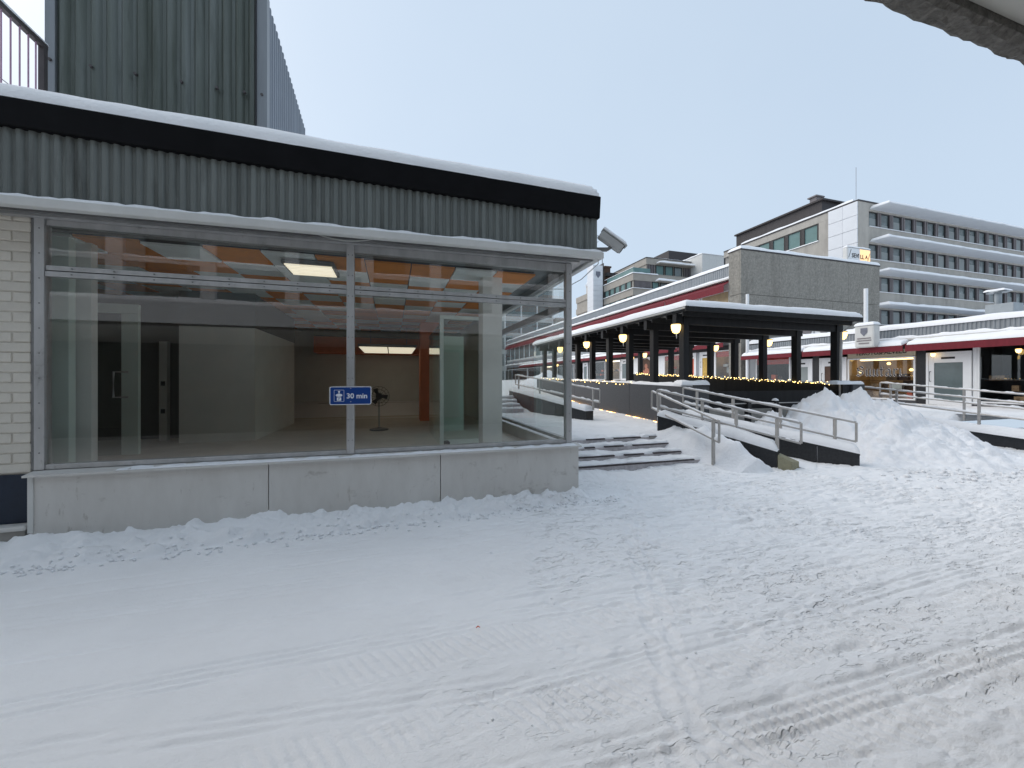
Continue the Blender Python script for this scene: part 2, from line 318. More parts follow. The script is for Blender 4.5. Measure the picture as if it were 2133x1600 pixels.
# ------------------------------------------------------------------ ground
def sstep(a, b, x): t = np.clip((x - a) / (b - a), 0, 1); return t * t * (3 - 2 * t)
def ground_h(X, Y):
    z = .022 * fbm(X / 2.2, Y / 1.3, 3) + .010 * fbm(X / .5, Y / .3, 4)
    z = z + .007 * fbm(X / .9 + 5, Y / .05 + .25 * X, 3) * (.25 + .75 * sstep(-1.5, 1.5, X + Y * .3))              # long scrape lines
    trod = sstep(.2, 2.6, X - .15 * (Y - 2)) * (.45 + .55 * sstep(-.1, .25, fbm(X / 1.1 + 3, Y / .9, 2)))
    trod = trod * (.22 + .78 * sstep(1.3, 3.2, Y))
    chip = fbm(X / .16 + 1.5 * Y, Y / .055 + 9, 3)
    z = z + trod * .034 * np.minimum(0, chip + .13) * 2.2 + trod * .014 * fbm(X / .11, Y / .09, 3)
    for (sx_, sy_, sh, th, dep, sd) in ((.26, .075, .35, .20, .016, 3), (.17, .055, -.25, .22, .013, 31), (.40, .10, .1, .24, .018, 57), (.12, .05, .0, .16, .007, 77)):
        f = fbm((X + sh * Y) / sx_ + sd, (Y - sh * .15 * X) / sy_ + sd, 3); z = z - dep * sstep(th, th + .05, f) * (.25 + .75 * trod) * sstep(-1.8, .8, X)
    def track(z, y0, sl, xa, xb, offs, dep, wd, ph):
        c = Y - (y0 + sl * X + .03 * fbm(X / 2.5 + ph, X * 0 + ph, 2)); m = sstep(xa, xa + .4, X) * (1 - sstep(xb - .5, xb, X))
        brk = .35 + .65 * sstep(-.22, .12, fbm(X / .35 + ph * 3, Y / .05 + ph, 2))
        for o in offs: z = z - m * brk * dep * 1.6 * np.exp(-((c - o) / wd) ** 2)
        return z
    z = track(z, 1.52, -.012, 1.35, 8.5, (0, -.055, -.11, -.165), .017, .012, 1)
    z = track(z, 1.60, -.06, -2.5, 1.6, (0, -.055, -.11), .011, .014, 9)
    z = track(z, 1.98, .028, .2, 5.6, (0, -.05, -.10), .012, .012, 2)
    z = track(z, 2.10, -.11, -2.6, .8, (0, -.06, -.12), .011, .016, 3)
    z = track(z, 2.62, .01, -2.4, 2.6, (0, -.05, -.10, -.15), .011, .012, 4)
    z = track(z, 2.85, .03, .6, 5.3, (0, -.05, -.10), .011, .012, 5)
    z = track(z, 3.55, .03, -3.2, 3.4, (0, -.06, -.12), .011, .013, 6)
    z = track(z, 4.18, .04, -2.0, 2.9, (0, -.05, -.1, .06), .011, .012, 7)
    z = track(z, 3.0, -.02, -4, .9, (0, -.06, .3, .36), .008, .016, 8)
    z = track(z, 3.85, .05, -3.4, 1.5, (0, -.07, .2), .007, .016, 10)
    for y0, wd, xa, xb, dep in ((1.30, .17, 1.0, 8, .008), (1.75, .13, .2, 7, .005), (2.35, .14, -.6, 5, .005), (1.85, .12, -1.4, 1.5, .004), (3.2, .12, -.5, 5, .004)):
        m = np.exp(-(np.abs(Y - y0) / wd) ** 4) * sstep(xa, xa + .6, X) * (1 - sstep(xb - 1, xb, X))
        ch = np.sin(2 * math.pi * (X / .062 + Y / .11 + .8 * fbm(X / .3, Y / .3, 2)))
        z = z - m * dep * 1.7 * np.clip(ch, -.15, 1) * (.4 + 1.2 * np.clip(.5 + fbm(X / .25, Y / .2, 2), 0, 1))
    rs = np.random.RandomState(5)                                                                     # boot prints
    for i in range(95):
        t = rs.rand(); fx = 1.0 + 6.5 * rs.rand(); fy = 1.2 + 3.9 * rs.rand() ** .8; a = R(-35 + 50 * rs.rand())
        if i < 26: fx = 1.15 + .16 * i * .5 + .12 * (i % 2); fy = 1.35 + .19 * i * .75; a = R(70)
        dx = (X - fx) * math.cos(a) + (Y - fy) * math.sin(a); dy = -(X - fx) * math.sin(a) + (Y - fy) * math.cos(a)
        q = (dx / .14) ** 2 + (dy / .052) ** 2
        z = np.where(q < 4, z - .012 * np.exp(-q ** 2) + .005 * np.exp(-((q - 1.5) / .5) ** 2) + .003 * np.exp(-q) * np.sin(dx / .012), z)
    out = 4.52 + .05 * np.clip(X, -4, 3) + .12 * fbm(X / .28, X * 0 + 4, 4)                            # bank along the base wall
    inb = sstep(out - .015, out + .035, Y) * (1 - sstep(2.35, 2.62, X + .25 * fbm(X / .2, Y / .2, 2)))
    z = z + inb * (.04 + .02 * np.clip(X, -4, 3) / 3 * 1 + .11 * np.clip(fbm(X / .13, Y / .09, 4) + .12, 0, 1) + .02 * np.abs(fbm(X / .05, Y / .05, 2)) + .16 * np.clip(Y - out, 0, .4))
    z = z + .10 * np.exp(-((X + 3.15) / .16) ** 2 - ((Y - 4.72) / .12) ** 2)
    z = z + .08 * np.exp(-((X - 2.42) / .12) ** 2 - ((Y - 4.80) / .10) ** 2)
    z = z + .06 * sstep(5.5, 5.96, Y) * sstep(2.4, 2.6, X) * (1 - sstep(5.4, 6.2, X)) * (1 + .8 * fbm(X / .3, Y / .2, 3))
    for bx, by, bh, br in ((2.83, 4.62, .06, .06), (4.6, 4.95, .04, .05), (5.5, 4.3, .05, .06), (6.8, 4.6, .06, .1), (7.2, 4.4, .05, .08)):
        z = z + bh * np.exp(-(((X - bx) ** 2 + (Y - by) ** 2) / br ** 2))
    return z
xs = np.concatenate([np.linspace(-160, -14, 16), np.linspace(-13, -5, 30), np.arange(-4.9, -1.2, .028), np.arange(-1.2, 5.6, .0135), np.arange(5.6, 9.5, .026), np.linspace(9.6, 22, 120), np.linspace(24, 260, 18)])
ys = np.concatenate([np.linspace(-160, -8, 14), np.linspace(-7, .6, 22), np.arange(.68, 3.0, .0095), np.arange(3.0, 5.5, .017), np.arange(5.5, 7.6, .06)])
GX, GY = np.meshgrid(xs, ys)
g = gridmesh('snow_ground', np.stack([GX, GY, ground_h(GX, GY)], -1), M['snow_ground']); g['kind'] = 'structure'
def plaza_z(X, Y):
    a = np.interp(Y, [7, 9, 12.7, 14.2, 20, 26, 60], [.42, .45, .5, .95, 1.2, 1.5, 1.6])
    b = np.interp(Y, [7, 9, 14, 20, 26, 60], [.42, .45, .66, 1.25, 1.5, 1.6])
    c = np.interp(Y, [3, 17.5, 20.5, 26, 60], [.62, .62, 1.4, 1.5, 1.6])
    k = sstep(6.2, 7.2, X); k2 = sstep(15.2, 15.9, X); k3 = sstep(24, 40, X)
    z = (a * (1 - k) + b * k) * (1 - k2) + c * k2
    return z
px = np.concatenate([[-170, -60, -20, -5, 2.3], np.arange(2.46, 7.4, .08), np.linspace(7.5, 22, 60), np.linspace(24, 300, 20)])
py = np.concatenate([np.arange(7.08, 12, .08), np.linspace(12.05, 16, 40), np.linspace(16.3, 60, 60), np.linspace(65, 400, 12)])
PX, PY = np.meshgrid(px, py)
pz = plaza_z(PX, PY) + .03 * fbm(PX / .8, PY / .6, 4) + .02 * fbm(PX / .12, PY / .1, 3) * (PX < 7.4)
pz[0, :] = np.minimum(pz[0, :], .40)
# the lower yard right of the steps is not plaza: drop it below the yard sheet, the ramp and the kerb close the step
g = gridmesh('upper_plaza', np.stack([PX, PY, pz], -1), M['snow_ground']); g['kind'] = 'structure'
MB().box(5.2, 14.2, 7.04, 7.2, -.2, .41).build('plaza_edge', M['concrete_plain'])['kind'] = 'structure'
fx = np.linspace(15.8, 60, 60); fy = np.linspace(2.2, 7.2, 12); FX, FY = np.meshgrid(fx, fy)
g = gridmesh('shop_terrace', np.stack([FX, FY, .62 + .03 * fbm(FX / .7, FY / .7, 3)], -1), M['snow_ground']); g['kind'] = 'structure'

# ------------------------------------------------------------------ corner shop pavilion
GX0, GX1, GXM, GY0 = -3.28, 2.35, -.468, 4.95
zt = lambda x: 4.05 + .0134 * (2.65 - x)
zb = lambda x: 3.76 + .0195 * (2.65 - x)
zl = lambda x: 3.215 - .010 * (2.69 - x)
S = E('shop_pavilion', 'empty corner shop with big aluminium windows, ribbed steel band and snow on its flat roof', 'shop', (0, 5, 0))
bx = [-3.27, -1.29, .565, 2.44]
for a, b in zip(bx, bx[1:]): box('base_panel', M['panel'], S, a + .004, b - .004, 4.85, 4.93, -.15, .685, bevel=.004)
box('base_side', M['panel'], S, 2.34, 2.44, 4.936, 12, -.15, .685)
box('base_core', M['concrete_plain'], S, -3.25, 2.33, 4.935, 5.1, -.15, .68)
MB().box(-3.275, -3.235, 4.838, 4.848, .16, .69).build('corner_strip', M['offwhite'], S)
MB().hexa([(-3.29, 4.80, .69), (2.46, 4.80, .69), (2.46, 4.955, .715), (-3.29, 4.955, .715), (-3.29, 4.80, .708), (2.46, 4.80, .708), (2.46, 4.955, .735), (-3.29, 4.955, .735)]).build('sill', M['panel'], S)
snow_slab(S, (-2.6, 4.815, .712), X_, Y_, 5.0, .12, .016, r=.03, step=.06, rough=.9, name='sill_snow', seed=3)
# frames
for x0, x1 in ((GX0, GX0 + .075), (GXM - .042, GXM + .042), (GX1 - .065, GX1 + .015)):
    MB().box(x0, x1, GY0 - .035, GY0 + .06, .737, 3.20).build('mullion', M['alu'], S, bevel=.004)
MB().box(GX0 - .035, GX0 - .002, GY0 - .01, GY0 + .1, .737, 3.2).build('mullion_gap', M['alu_side'], S)
xr = [GX0 + .077, GXM - .044, GXM + .044, GX1 - .067]
for a, b in ((xr[0], xr[1]), (xr[2], xr[3])):
    MB().box(a, b, GY0 - .030, GY0 + .04, 2.605, 2.655).build('transom', M['alu'], S, bevel=.004)
    MB().box(a, b, GY0 - .022, GY0 + .045, 2.665, 2.712).build('transom', M['alu'], S, bevel=.004)
    MB().box(a, b, GY0 - .025, GY0 + .05, .737, .785).build('bottom_rail', M['alu'], S, bevel=.004)
    MB().box(a, b, GY0 - .015, GY0 + .05, 3.10, 3.20).build('top_rail', M['alu'], S)
    MB().box(a, b, GY0 - .004, GY0 + .004, .785, 2.605).build('glass_pane', M['gglass'] if 0 else M['wglass'], S)
    MB().box(a, b, GY0 - .004, GY0 + .004, 2.712, 3.10).build('glass_pane', M['wglass'], S)
scr = MB()
for x in np.arange(-3.0, 2.2, .33):
    for z in (2.63, 2.688): scr.tube([(x, GY0 - .034, z), (x, GY0 - .028, z)], .008, 6)
for z in np.arange(.9, 3.1, .24):
    for x in (GXM - .022, GXM + .022, GX0 + .04, GX1 - .02): scr.tube([(x, GY0 - .038, z), (x, GY0 - .033, z)], .007, 6)
scr.build('screws', M['alu_side'], S)['kind'] = 'stuff'
# side glazing
for a, b in ((5.02, 8.5),):
    MB().box(GX1 - .004, GX1 + .004, a, b, .785, 2.605).build('side_pane', M['wglass'], S)
    MB().box(GX1 - .004, GX1 + .004, a, b, 2.712, 3.10).build('side_pane', M['wglass'], S)
    MB().box(GX1 - .04, GX1 + .03, a, b, 2.605, 2.712).build('side_transom', M['alu_side'], S)
    MB().box(GX1 - .04, GX1 + .03, a, b, .737, .785).build('side_bottom_rail', M['alu'], S)
    MB().box(GX1 - .04, GX1 + .03, a, b, 3.10, 3.20).build('side_top_rail', M['alu_side'], S)
# head, ledge, band, roof edge
XL = -9.0
MB().box(XL, 2.36, 4.93, 5.45, 3.202, 3.70).build('lintel', M['alu_side'], S)
MB().box(2.02, 2.358, 5.452, 12, 3.202, 3.70).build('lintel', M['alu_side'], S)
def ledge(y0, y1, z0, z1, ex):
    return [(XL, y0, zl(XL) + z0), (ex, y0, zl(ex) + z0), (ex, y1, zl(ex) + z0), (XL, y1, zl(XL) + z0), (XL, y0, zl(XL) + z1), (ex, y0, zl(ex) + z1), (ex, y1, zl(ex) + z1), (XL, y1, zl(XL) + z1)]
MB().hexa(ledge(4.61, 4.70, .0, .085, 2.69)).build('ledge', M['offwhite'], S, bevel=.012)
MB().hexa(ledge(4.705, 4.92, .035, .075, 2.60)).build('ledge_soffit', M['alu'], S)
MB().hexa(ledge(4.76, 4.80, .005, .034, 2.60)).build('soffit_strip', M['alu_side'], S)
MB().hexa(ledge(4.85, 4.925, -.002, .033, 2.45)).build('soffit_strip', M['alu'], S)
MB().box(2.60, 2.69, 4.705, 12, 3.215, 3.30).build('ledge_return', M['offwhite'], S, bevel=.012)
MB().box(2.365, 2.598, 4.93, 12, 3.25, 3.29).build('ledge_soffit', M['alu'], S)
snow_slab(S, (XL, 4.625, 3.298 - .010 * (2.69 - XL)), X_, Y_, 2.66 - XL,   .085, .035, slope=.010, r=.03, step=.07, rough=.55, name='ledge_snow', seed=5)
snow_slab(S, (2.61, 4.64, 3.30), X_, Y_, .075, 6, .045, r=.035, step=.1, rough=.8, name='ledge_snow', seed=6)
corr('ribbed_band', M['corr'], S, (XL, 4.71), (2.600, 4.71), lambda t: zl(XL + t) + .07, lambda t: zb(XL + t) + .03, .088, .022, (0, -1))
corr('ribbed_band', M['corr'], S, (2.602, 4.72), (2.602, 12), 3.28, 3.80, .088, .022, (1, 0))
MB().box(2.585, 2.625, 4.685, 4.725, 3.29, 3.78).build('band_corner', M['corr'], S)
MB().hexa([(XL, 4.65, zb(XL)), (2.653, 4.65, zb(2.65)), (2.653, 4.80, zb(2.65)), (XL, 4.80, zb(XL)), (XL, 4.64, zt(XL)), (2.663, 4.64, zt(2.65)), (2.663, 4.80, zt(2.65)), (XL, 4.80, zt(XL))]).build('roof_edge', M['black'], S, bevel=.012)
MB().hexa([(2.50, 4.802, 3.76), (2.653, 4.802, 3.76), (2.653, 14, 3.76), (2.50, 14, 3.76), (2.50, 4.802, 4.05), (2.663, 4.802, 4.05), (2.663, 14, 4.05), (2.50, 14, 4.05)]).build('roof_edge', M['black'], S)
MB().hexa([(XL, 4.81, 3.86), (2.49, 4.81, 3.72), (2.49, 14, 3.72), (XL, 14, 3.86), (XL, 4.81, zt(XL) - .02), (2.49, 4.81, 4.03), (2.49, 14, 4.03), (XL, 14, zt(XL) - .02)]).build('roof', M['darkroof'], S)
snow_slab(S, (XL, 4.65, zt(XL) - .006), X_, Y_, 2.645 - XL, 9.3, .225, slope=-.0134, r=.25, step=.07, rough=.10, bulge=.10, name='roof_snow', seed=8)
# brick pier and plinth
P = MB().box(-6.5, -3.335, 4.958, 5.1, .70, 3.2).build('brick_pier', M['mortar'], S)
bm = MB().box(-.138, .138, 0, .06, 0, .087); proto = None
for r in range(26):
    for i in range(12):
        x1 = -3.322 - i * .288 + (0.144 if r % 2 else 0); x0 = x1 - .276
        full = x1 <= -3.32
        b = None
        if full:
            if proto is None:
                proto = b = MB().box(x0, x1, 4.948, 5.0, 0, .087).build('brick', M['brick'], P, bevel=.008)
                b.location = Vector(((x0 + x1) / 2, 4.974, .712)) - ORG[P]; ORG[b] = Vector(((x0 + x1) / 2, 4.974, .712))
            else: b = inst(proto, P, ((x0 + x1) / 2, 4.974 + random.uniform(-.004, .004), .712 + r * .0965), 'brick')
        else:
            b = MB().box(x0, -3.325, 4.948, 5.0, 0, .087).build('brick', M['brick'], P, bevel=.008)
            b.location = Vector(((x0 - 3.325) / 2, 4.974, .712 + r * .0965)) - ORG[P]
MB().box(-6.5, -3.30, 4.93, 5.1, .24, .699).build('navy_plinth', M['navy'], S)
MB().box(-6.5, -3.285, 4.82, 5.1, .19, .236).build('step_cap', M['panel'], S, bevel=.015)
MB().box(-6.5, -3.30, 4.85, 5.1, -.15, .189).build('step_base', M['concrete_plain'], S)
# interior
box('shop_floor', M['floor_int'], S, -6.4, 2.3, 5.11, 14, .3, .5)
box('back_wall', M['wall_int'], S, -6.4, 2.3, 14.0, 14.15, .3, 3.9)
box('side_wall', M['wall_int'], S, -6.5, -6.4, 5.11, 14.1, .3, 3.85)
box('side_wall', M['wall_int'], S, 2.24, 2.33, 8.52, 13.99, .5, 3.7)
box('window_shelf', M['wall_green'], S, -3.2, 2.2, 5.11, 5.42, .66, .70)
box('shelf_front', M['wall_int'], S, -3.2, 2.2, 5.39, 5.415, .5, .658)
box('back_beam', M['terracotta'], S, -2.3, 1.6, 13.2, 13.98, 2.45, 2.95)
box('back_band', mat('olive_band', (.24, .25, .18), .8), S, -2.3, 2.2, 13.18, 13.98, 2.96, 3.2)
box('terracotta_column', M['terracotta'], S, .72, 1.22, 10.8, 11.3, .5, 3.2)
box('black_skirting', M['dark'], S, -2.3, 1.9, 13.88, 13.99, .5, .85)
box('pale_column', M['wall_int'], S, 1.30, 1.60, 5.75, 6.05, .5, 3.2)
box('partition', M['wall_int'], S, -3.55, -2.4, 8.2, 11.2, .5, 2.55)
box('partition_cornice', M['wall_dark'], S, -3.56, -2.39, 8.19, 11.2, 2.551, 3.2)
box('dark_wall', M['wall_dark'], S, -6.39, -3.56, 9.0, 9.1, .5, 3.2)
box('entrance_panel', M['wall_green'], S, -4.2, -3.38, 5.5, 5.6, .5, 3.2)
box('entrance_panel', M['wall_int'], S, -3.9, -3.30, 5.7, 5.8, .5, 3.2)
dd = box('inner_door', M['wall_green'], S, -3.80, -3.60, 7.16, 7.22, .5, 2.58)
box('door_head', M['wall_green'], dd, -4.8, -3.60, 7.16, 7.22, 2.585, 2.72)
MB().tube([(-3.72, 7.16, 1.35), (-3.85, 7.08, 1.35), (-3.85, 7.08, 1.72), (-3.72, 7.16, 1.72)], .016, 8).build('door_handle', M['alu'], dd)
box('door_pane', M['gglass'], dd, -4.78, -3.81, 7.18, 7.19, .5, 2.58)
dm = box('meter_post', M['wall_int'], S, -4.02, -3.90, 8.6, 8.7, .5, 2.3)
box('lock_plate', M['dark'], dm, -3.99, -3.93, 8.585, 8.599, 1.5, 1.58)
box('lock_plate', M['dark'], dm, -3.99, -3.93, 8.585, 8.599, 1.0, 1.08)
gb = box('glass_lobby', M['gglass'], S, .76, .78, 6.5, 8.6, .5, 2.55)
MB().box(.74, .80, 6.42, 6.48, .5, 2.6).box(1.49, 1.55, 6.42, 6.48, .5, 2.6).box(.74, 1.55, 6.42, 6.48, 2.605, 2.66).box(.801, 1.489, 6.42, 6.48, .5, .62).build('lobby_frame', M['wall_green'], gb)
box('lobby_pane', M['gglass'], gb, .802, 1.488, 6.445, 6.455, .622, 2.60)
box('lobby_back', M['wall_green'], gb, .84, 1.49, 8.5, 8.6, .5, 2.55)
MB().box(.90, 1.39, 8.44, 8.498, .8, 2.2).build('lobby_panel', M['wall_int'], gb)
ms = MB().box(.801, .87, 6.2, 6.41, .55, .62); ms.build('lobby_foot', M['dark'], gb)
to = tw = None
rt = random.Random(2)
for i in range(13):
    for j in range(14):
        x = -5.45 + i * .6; y = 5.78 + j * .6
        orange = (i + j) % 2 == 0
        if rt.random() < .12: orange = not orange
        if rt.random() < .03: continue
        z = 3.16 + rt.choice((0, 0, 0, .012, -.006))
        src = to if orange else tw
        if src is None:
            b = MB().box(x - .292, x + .292, y - .292, y + .292, z, z + .025).build('ceiling_tile', M['tile_o' if orange else 'tile_w'], S)
            if orange: to = b
            else: tw = b
        else: inst(src, S, (x, y, z), 'ceiling_tile')
tf = box('ceiling_troffer', M['alu_side'], S, -1.36, -.74, 5.62, 6.22, 3.10, 3.155)
for j in range(7): box('troffer_slat', M['louvre'], tf, -1.33, -.77, 5.65 + j * .08, 5.685 + j * .08, 3.085, 3.099)
lv = box('louvre_light', M['alu_side'], S, -.85, .62, 10.75, 13.1, 2.47, 2.54)
for j in range(7): box('louvre_slat', M['louvre'], lv, -.82, -.13, 10.80 + j * .33, 10.90 + j * .33, 2.44, 2.468); box('louvre_slat', M['louvre'], lv, -.10, .59, 10.80 + j * .33, 10.90 + j * .33, 2.44, 2.468)
for x in (-.6, .4): MB().tube([(x, 12, 2.54), (x, 12, 3.15)], .008, 6).build('hanger', M['alu_side'], lv)

# parking sign plate on the middle mullion
sx, sy, sz = GXM + .005, GY0 - .045, 1.42
T = E('parking_sign', 'small blue sign reading 30 min on the middle window post of the empty shop', 'sign', (sx, sy, sz - .1))
def plate(wd, ht, r, y, th, m, name, cx=0, cz=0, par=None):
    return MB().prism(rrect(wd, ht, r), lambda p: (sx + cx + p[0], y, sz + cz + p[1]), lambda p: (sx + cx + p[0], y - th, sz + cz + p[1])).build(name, m, par or T)
plate(.452, .212, .018, sy, .004, M['signwhite'], 'border')
plate(.436, .196, .012, sy - .0042, .001, M['bluesign'], 'plate')
plate(.108, .135, .008, sy - .0055, .0008, M['signwhite'], 'pictogram', -.125)
plate(.101, .128, .006, sy - .0065, .0008, M['bluesign'], 'pictogram_field', -.125)
pc = MB(); F = lambda y: (lambda p: (sx - .125 + p[0], y, sz + p[1]))
for poly in ([(-.012, .056), (.012, .056), (.003, .022), (-.003, .022)], [(.036 * math.cos(t), .006 + .018 * math.sin(t)) for t in np.linspace(0, 6.28, 17)[:-1]]):
    pc.prism(poly, F(sy - .0075), F(sy - .0083))
pc.prism([(p[0], p[1] - .038) for p in rrect(.046, .038, .004)], F(sy - .0075), F(sy - .0083))
pc.build('disc_symbol', M['signwhite'], T)
MB().text('P', .036, (sx - .125, sy - .0088, sz - .050), X_, Z_, .0004).build('letter', M['bluesign'], T)
MB().text('30 min', .083, (sx + .068, sy - .0062, sz - .031), X_, Z_, .0006, bold=.0016).build('lettering', M['signwhite'], T)
MB().tube([(sx, sy - .006, sz - .07), (sx, sy - .009, sz - .07)], .006, 8).tube([(sx, sy - .006, sz + .085), (sx, sy - .009, sz + .085)], .006, 8).build('bolts', M['alu'], T)

# security camera on the band corner
C = E('security_camera', 'grey snow covered security camera on the corner of the empty shop', 'camera', (2.62, 4.76, 3.36))
MB().bar((2.62, 4.78, 3.38), (2.80, 4.72, 3.38), .05, .045).bar((2.80, 4.72, 3.38), (2.86, 4.70, 3.42), .04, .04).build('bracket', M['alu_side'], C)
MB().hexa([(2.622, 4.74, 3.40), (2.64, 4.74, 3.40), (2.64, 4.82, 3.40), (2.622, 4.82, 3.40), (2.622, 4.74, 3.52), (2.64, 4.74, 3.52), (2.64, 4.82, 3.52), (2.622, 4.82, 3.52)]).build('wall_plate', M['alu'], C)
ca = Vector((2.70, 4.74, 3.585)); cb = Vector((2.985, 4.66, 3.375))
bd = MB().bar(ca, cb, .105, .115, up=(0, 0, 1)).build('housing', M['camgrey'], C, bevel=.02)
dn = (cb - ca).normalized()
MB().bar(cb + dn * .002, cb + dn * .008, .08, .09).build('front_window', M['plastic'], bd)
upv = Vector((0, 0, 1)); sd = dn.cross(upv).normalized(); un = sd.cross(dn).normalized()
MB().bar(ca + un * .064 - dn * .01, cb + un * .064 + dn * .03, .125, .012).build('sunshield', M['camgrey'], C, bevel=.004)
a_ = ca + un * .07; b_ = cb + un * .07 + dn * .02
snow_line(C, a_, b_, .12, .055, step=.03, rough=.2, name='snow_cap', seed=2)
MB().tube([ca - dn * .0 - un * .03, ca - dn * .05 - un * .06, (2.70, 4.72, 3.50), (2.64, 4.75, 3.46)], .006, 6).build('cable', M['cable'], C)
K = E('window_cable', 'loose pale cable sagging under the ledge above the middle window post', 'cable', (0, 4.72, 3.1))
MB().tube([(-.80 + t * .62, 4.72, 3.20 - .05 * math.sin(math.pi * t) + .012 * t) for t in np.linspace(0, 1, 14)], .006, 6).build('cable_run', M['cable'], K)
K = E('corner_cable', 'thin cable looping under the ledge corner beside the security camera', 'cable', (2.5, 4.8, 3.1))
MB().tube([(2.63, 4.66, 3.215), (2.64, 4.68, 3.16), (2.62, 4.75, 3.13), (2.60, 5.1, 3.05), (2.55, 5.6, 3.02), (2.42, 6.0, 3.1)], .006, 6).build('cable_run', M['cable'], K)

# pedestal fan inside
Fn = E('pedestal_fan', 'black pedestal fan standing on the floor inside the empty shop', 'fan', (-.28, 9.1, .5))
MB().tube([(-.28, 9.1, .505), (-.28, 9.1, .53), (-.28, 9.1, .56)], [.2, .2, .03], 20).build('base', M['plastic'], Fn)
MB().tube([(-.28, 9.1, .55), (-.28, 9.1, 1.2)], .016, 8).build('pole', M['alu'], Fn)
MB().tube([(-.28, 9.22, 1.25), (-.28, 9.0, 1.25)], [.05, .07], 12).build('motor', M['plastic'], Fn)
for k in range(3):
    t0 = k * 2.094; MB().prism([(.05, -.02), (.17, -.07), (.19, .03), (.06, .03)], lambda p: (-.28 + p[0] * math.cos(t0) - p[1] * math.sin(t0), 8.975 + p[1] * .3, 1.25 + p[0] * math.sin(t0) + p[1] * math.cos(t0)), lambda p: (-.28 + p[0] * math.cos(t0) - p[1] * math.sin(t0), 8.97 + p[1] * .3, 1.25 + p[0] * math.sin(t0) + p[1] * math.cos(t0))).build('blade', M['plastic'], Fn)
cg = MB()
for rr in (.08, .15, .215): cg.tube([(-.28 + rr * math.cos(t), 8.93 + .15 * (rr / .215) ** 2 * .4, 1.25 + rr * math.sin(t)) for t in np.linspace(0, 6.2832, 25)], .004, 4)
for t in np.linspace(0, 6.2832, 17)[:-1]: cg.tube([(-.28 + .03 * math.cos(t), 8.925, 1.25 + .03 * math.sin(t)), (-.28 + .215 * math.cos(t), 8.99, 1.25 + .215 * math.sin(t))], .003, 4)
cg.build('cage', M['plastic'], Fn)

# penthouse and roof railing
H = E('roof_penthouse', 'tall weathered ribbed steel penthouse on the roof of the empty shop', 'penthouse', (-2.7, 7, 4.0))
corr('front_cladding', M['corr_roof'], H, (-3.80, 6.0), (-1.70, 6.0), 3.95, 7.6, .15, .035, (0, -1))
corr('side_cladding', M['corr_skylit'], H, (-1.63, 6.08), (-1.63, 8.4), 3.95, lambda t: 6.72 - .13 * t, .11, .03, (1, 0))
MB().box(-3.88, -3.79, 5.96, 6.3, 3.95, 7.6).build('corner_trim', M['corr_grey'], H)
MB().box(-1.72, -1.60, 5.95, 6.07, 3.95, 6.76).build('corner_trim', M['corr_grey'], H)
MB().box(-1.735, -1.722, 5.93, 5.955, 3.95, 6.76).build('trim_shadow_gap', M['dark'], H)
MB().hexa([(-3.80, 6.02, 3.95), (-1.66, 6.02, 3.95), (-1.66, 8.4, 3.95), (-3.8, 8.4, 3.95), (-3.80, 6.02, 6.7), (-1.66, 6.02, 6.7), (-1.66, 8.4, 6.38), (-3.8, 8.4, 6.38)]).build('core', M['dark'], H)
bt = MB()
for i, x in enumerate((-3.83, -3.45, -3.02, -2.55, -2.17, -1.86, -1.66)): bt.tube([(x, 5.975 if i not in (0, 6) else 5.96, 5.35 + .008 * i), (x, 5.94, 5.35 + .008 * i)], .018, 6)
bt.build('bolts', M['rail_dark'], H)['kind'] = 'stuff'
Rl = E('roof_railing', 'snow topped dark roof railing with thin pinkish balusters beside the steel penthouse', 'railing', (-3.66, 5.3, 4.1))
MB().bar((-3.66, 5.6, 4.05), (-3.66, 5.6, 5.24), .05, .05).build('post', M['rail_dark'], Rl)
MB().bar((-3.66, 5.63, 5.26), (-3.66, 4.88, 5.26), .05, .045).build('top_rail', M['rail_dark'], Rl)
MB().bar((-3.66, 4.9, 4.05), (-3.66, 4.9, 5.235), .05, .05).build('post', M['rail_dark'], Rl)
for y in (5.02, 5.12, 5.22, 5.32, 5.42, 5.51): MB().tube([(-3.66, y, 4.3), (-3.66, y, 5.235)], .007, 6).build('baluster', M['rail_pink'], Rl)
for z in (4.55, 4.38): MB().tube([(-3.66, 5.6, z), (-3.66, 4.9, z)], .005, 5).build('wire', M['cable'], Rl)
MB().bar((-3.66, 5.6, 4.3), (-3.66, 4.9, 4.3), .03, .03).build('bottom_rail', M['rail_dark'], Rl)
snow_line(Rl, (-3.66, 4.88, 5.283), (-3.66, 5.63, 5.283), .06, .045, step=.06, rough=.3, name='snow_cap')

# ------------------------------------------------------------------ gallery over and behind the camera
G = E('gallery_building', 'concrete gallery with painted soffit overhead, its rough edge at the top right', 'building', (0, -5, 0))
def edge_lip():
    n = 900; xsE = np.linspace(-14, 16, n); prof = [(.685, 2.70), (.685, 2.655), (.70, 2.645), (.72, 2.645), (.745, 2.65), (.758, 2.67), (.758, 3.12), (.70, 3.12)]
    rs = np.random.RandomState(9); Pn = np.zeros((len(prof), n, 3))
    for i, (y, z) in enumerate(prof):
        k = .010 if i in (2, 3, 4, 5) else .0
        Pn[i] = np.stack([xsE, y + k * (rs.rand(n) - .5), z + k * 1.2 * (rs.rand(n) - .5)], -1)
    return gridmesh('edge_lip', Pn, M['aggregate'], G, smooth=False)
edge_lip()
MB().box(-14, 16, -4, .684, 2.68, 3.0).build('gallery_slab', M['soffit'], G)
MB().box(-14, 16, .760, .775, 2.70, 3.12).build('fascia', M['white'], G)
snow_slab(G, (-14, .2, 3.0), X_, Y_, 30, .56, .22, r=.15, step=.15, rough=.2, name='slab_snow')
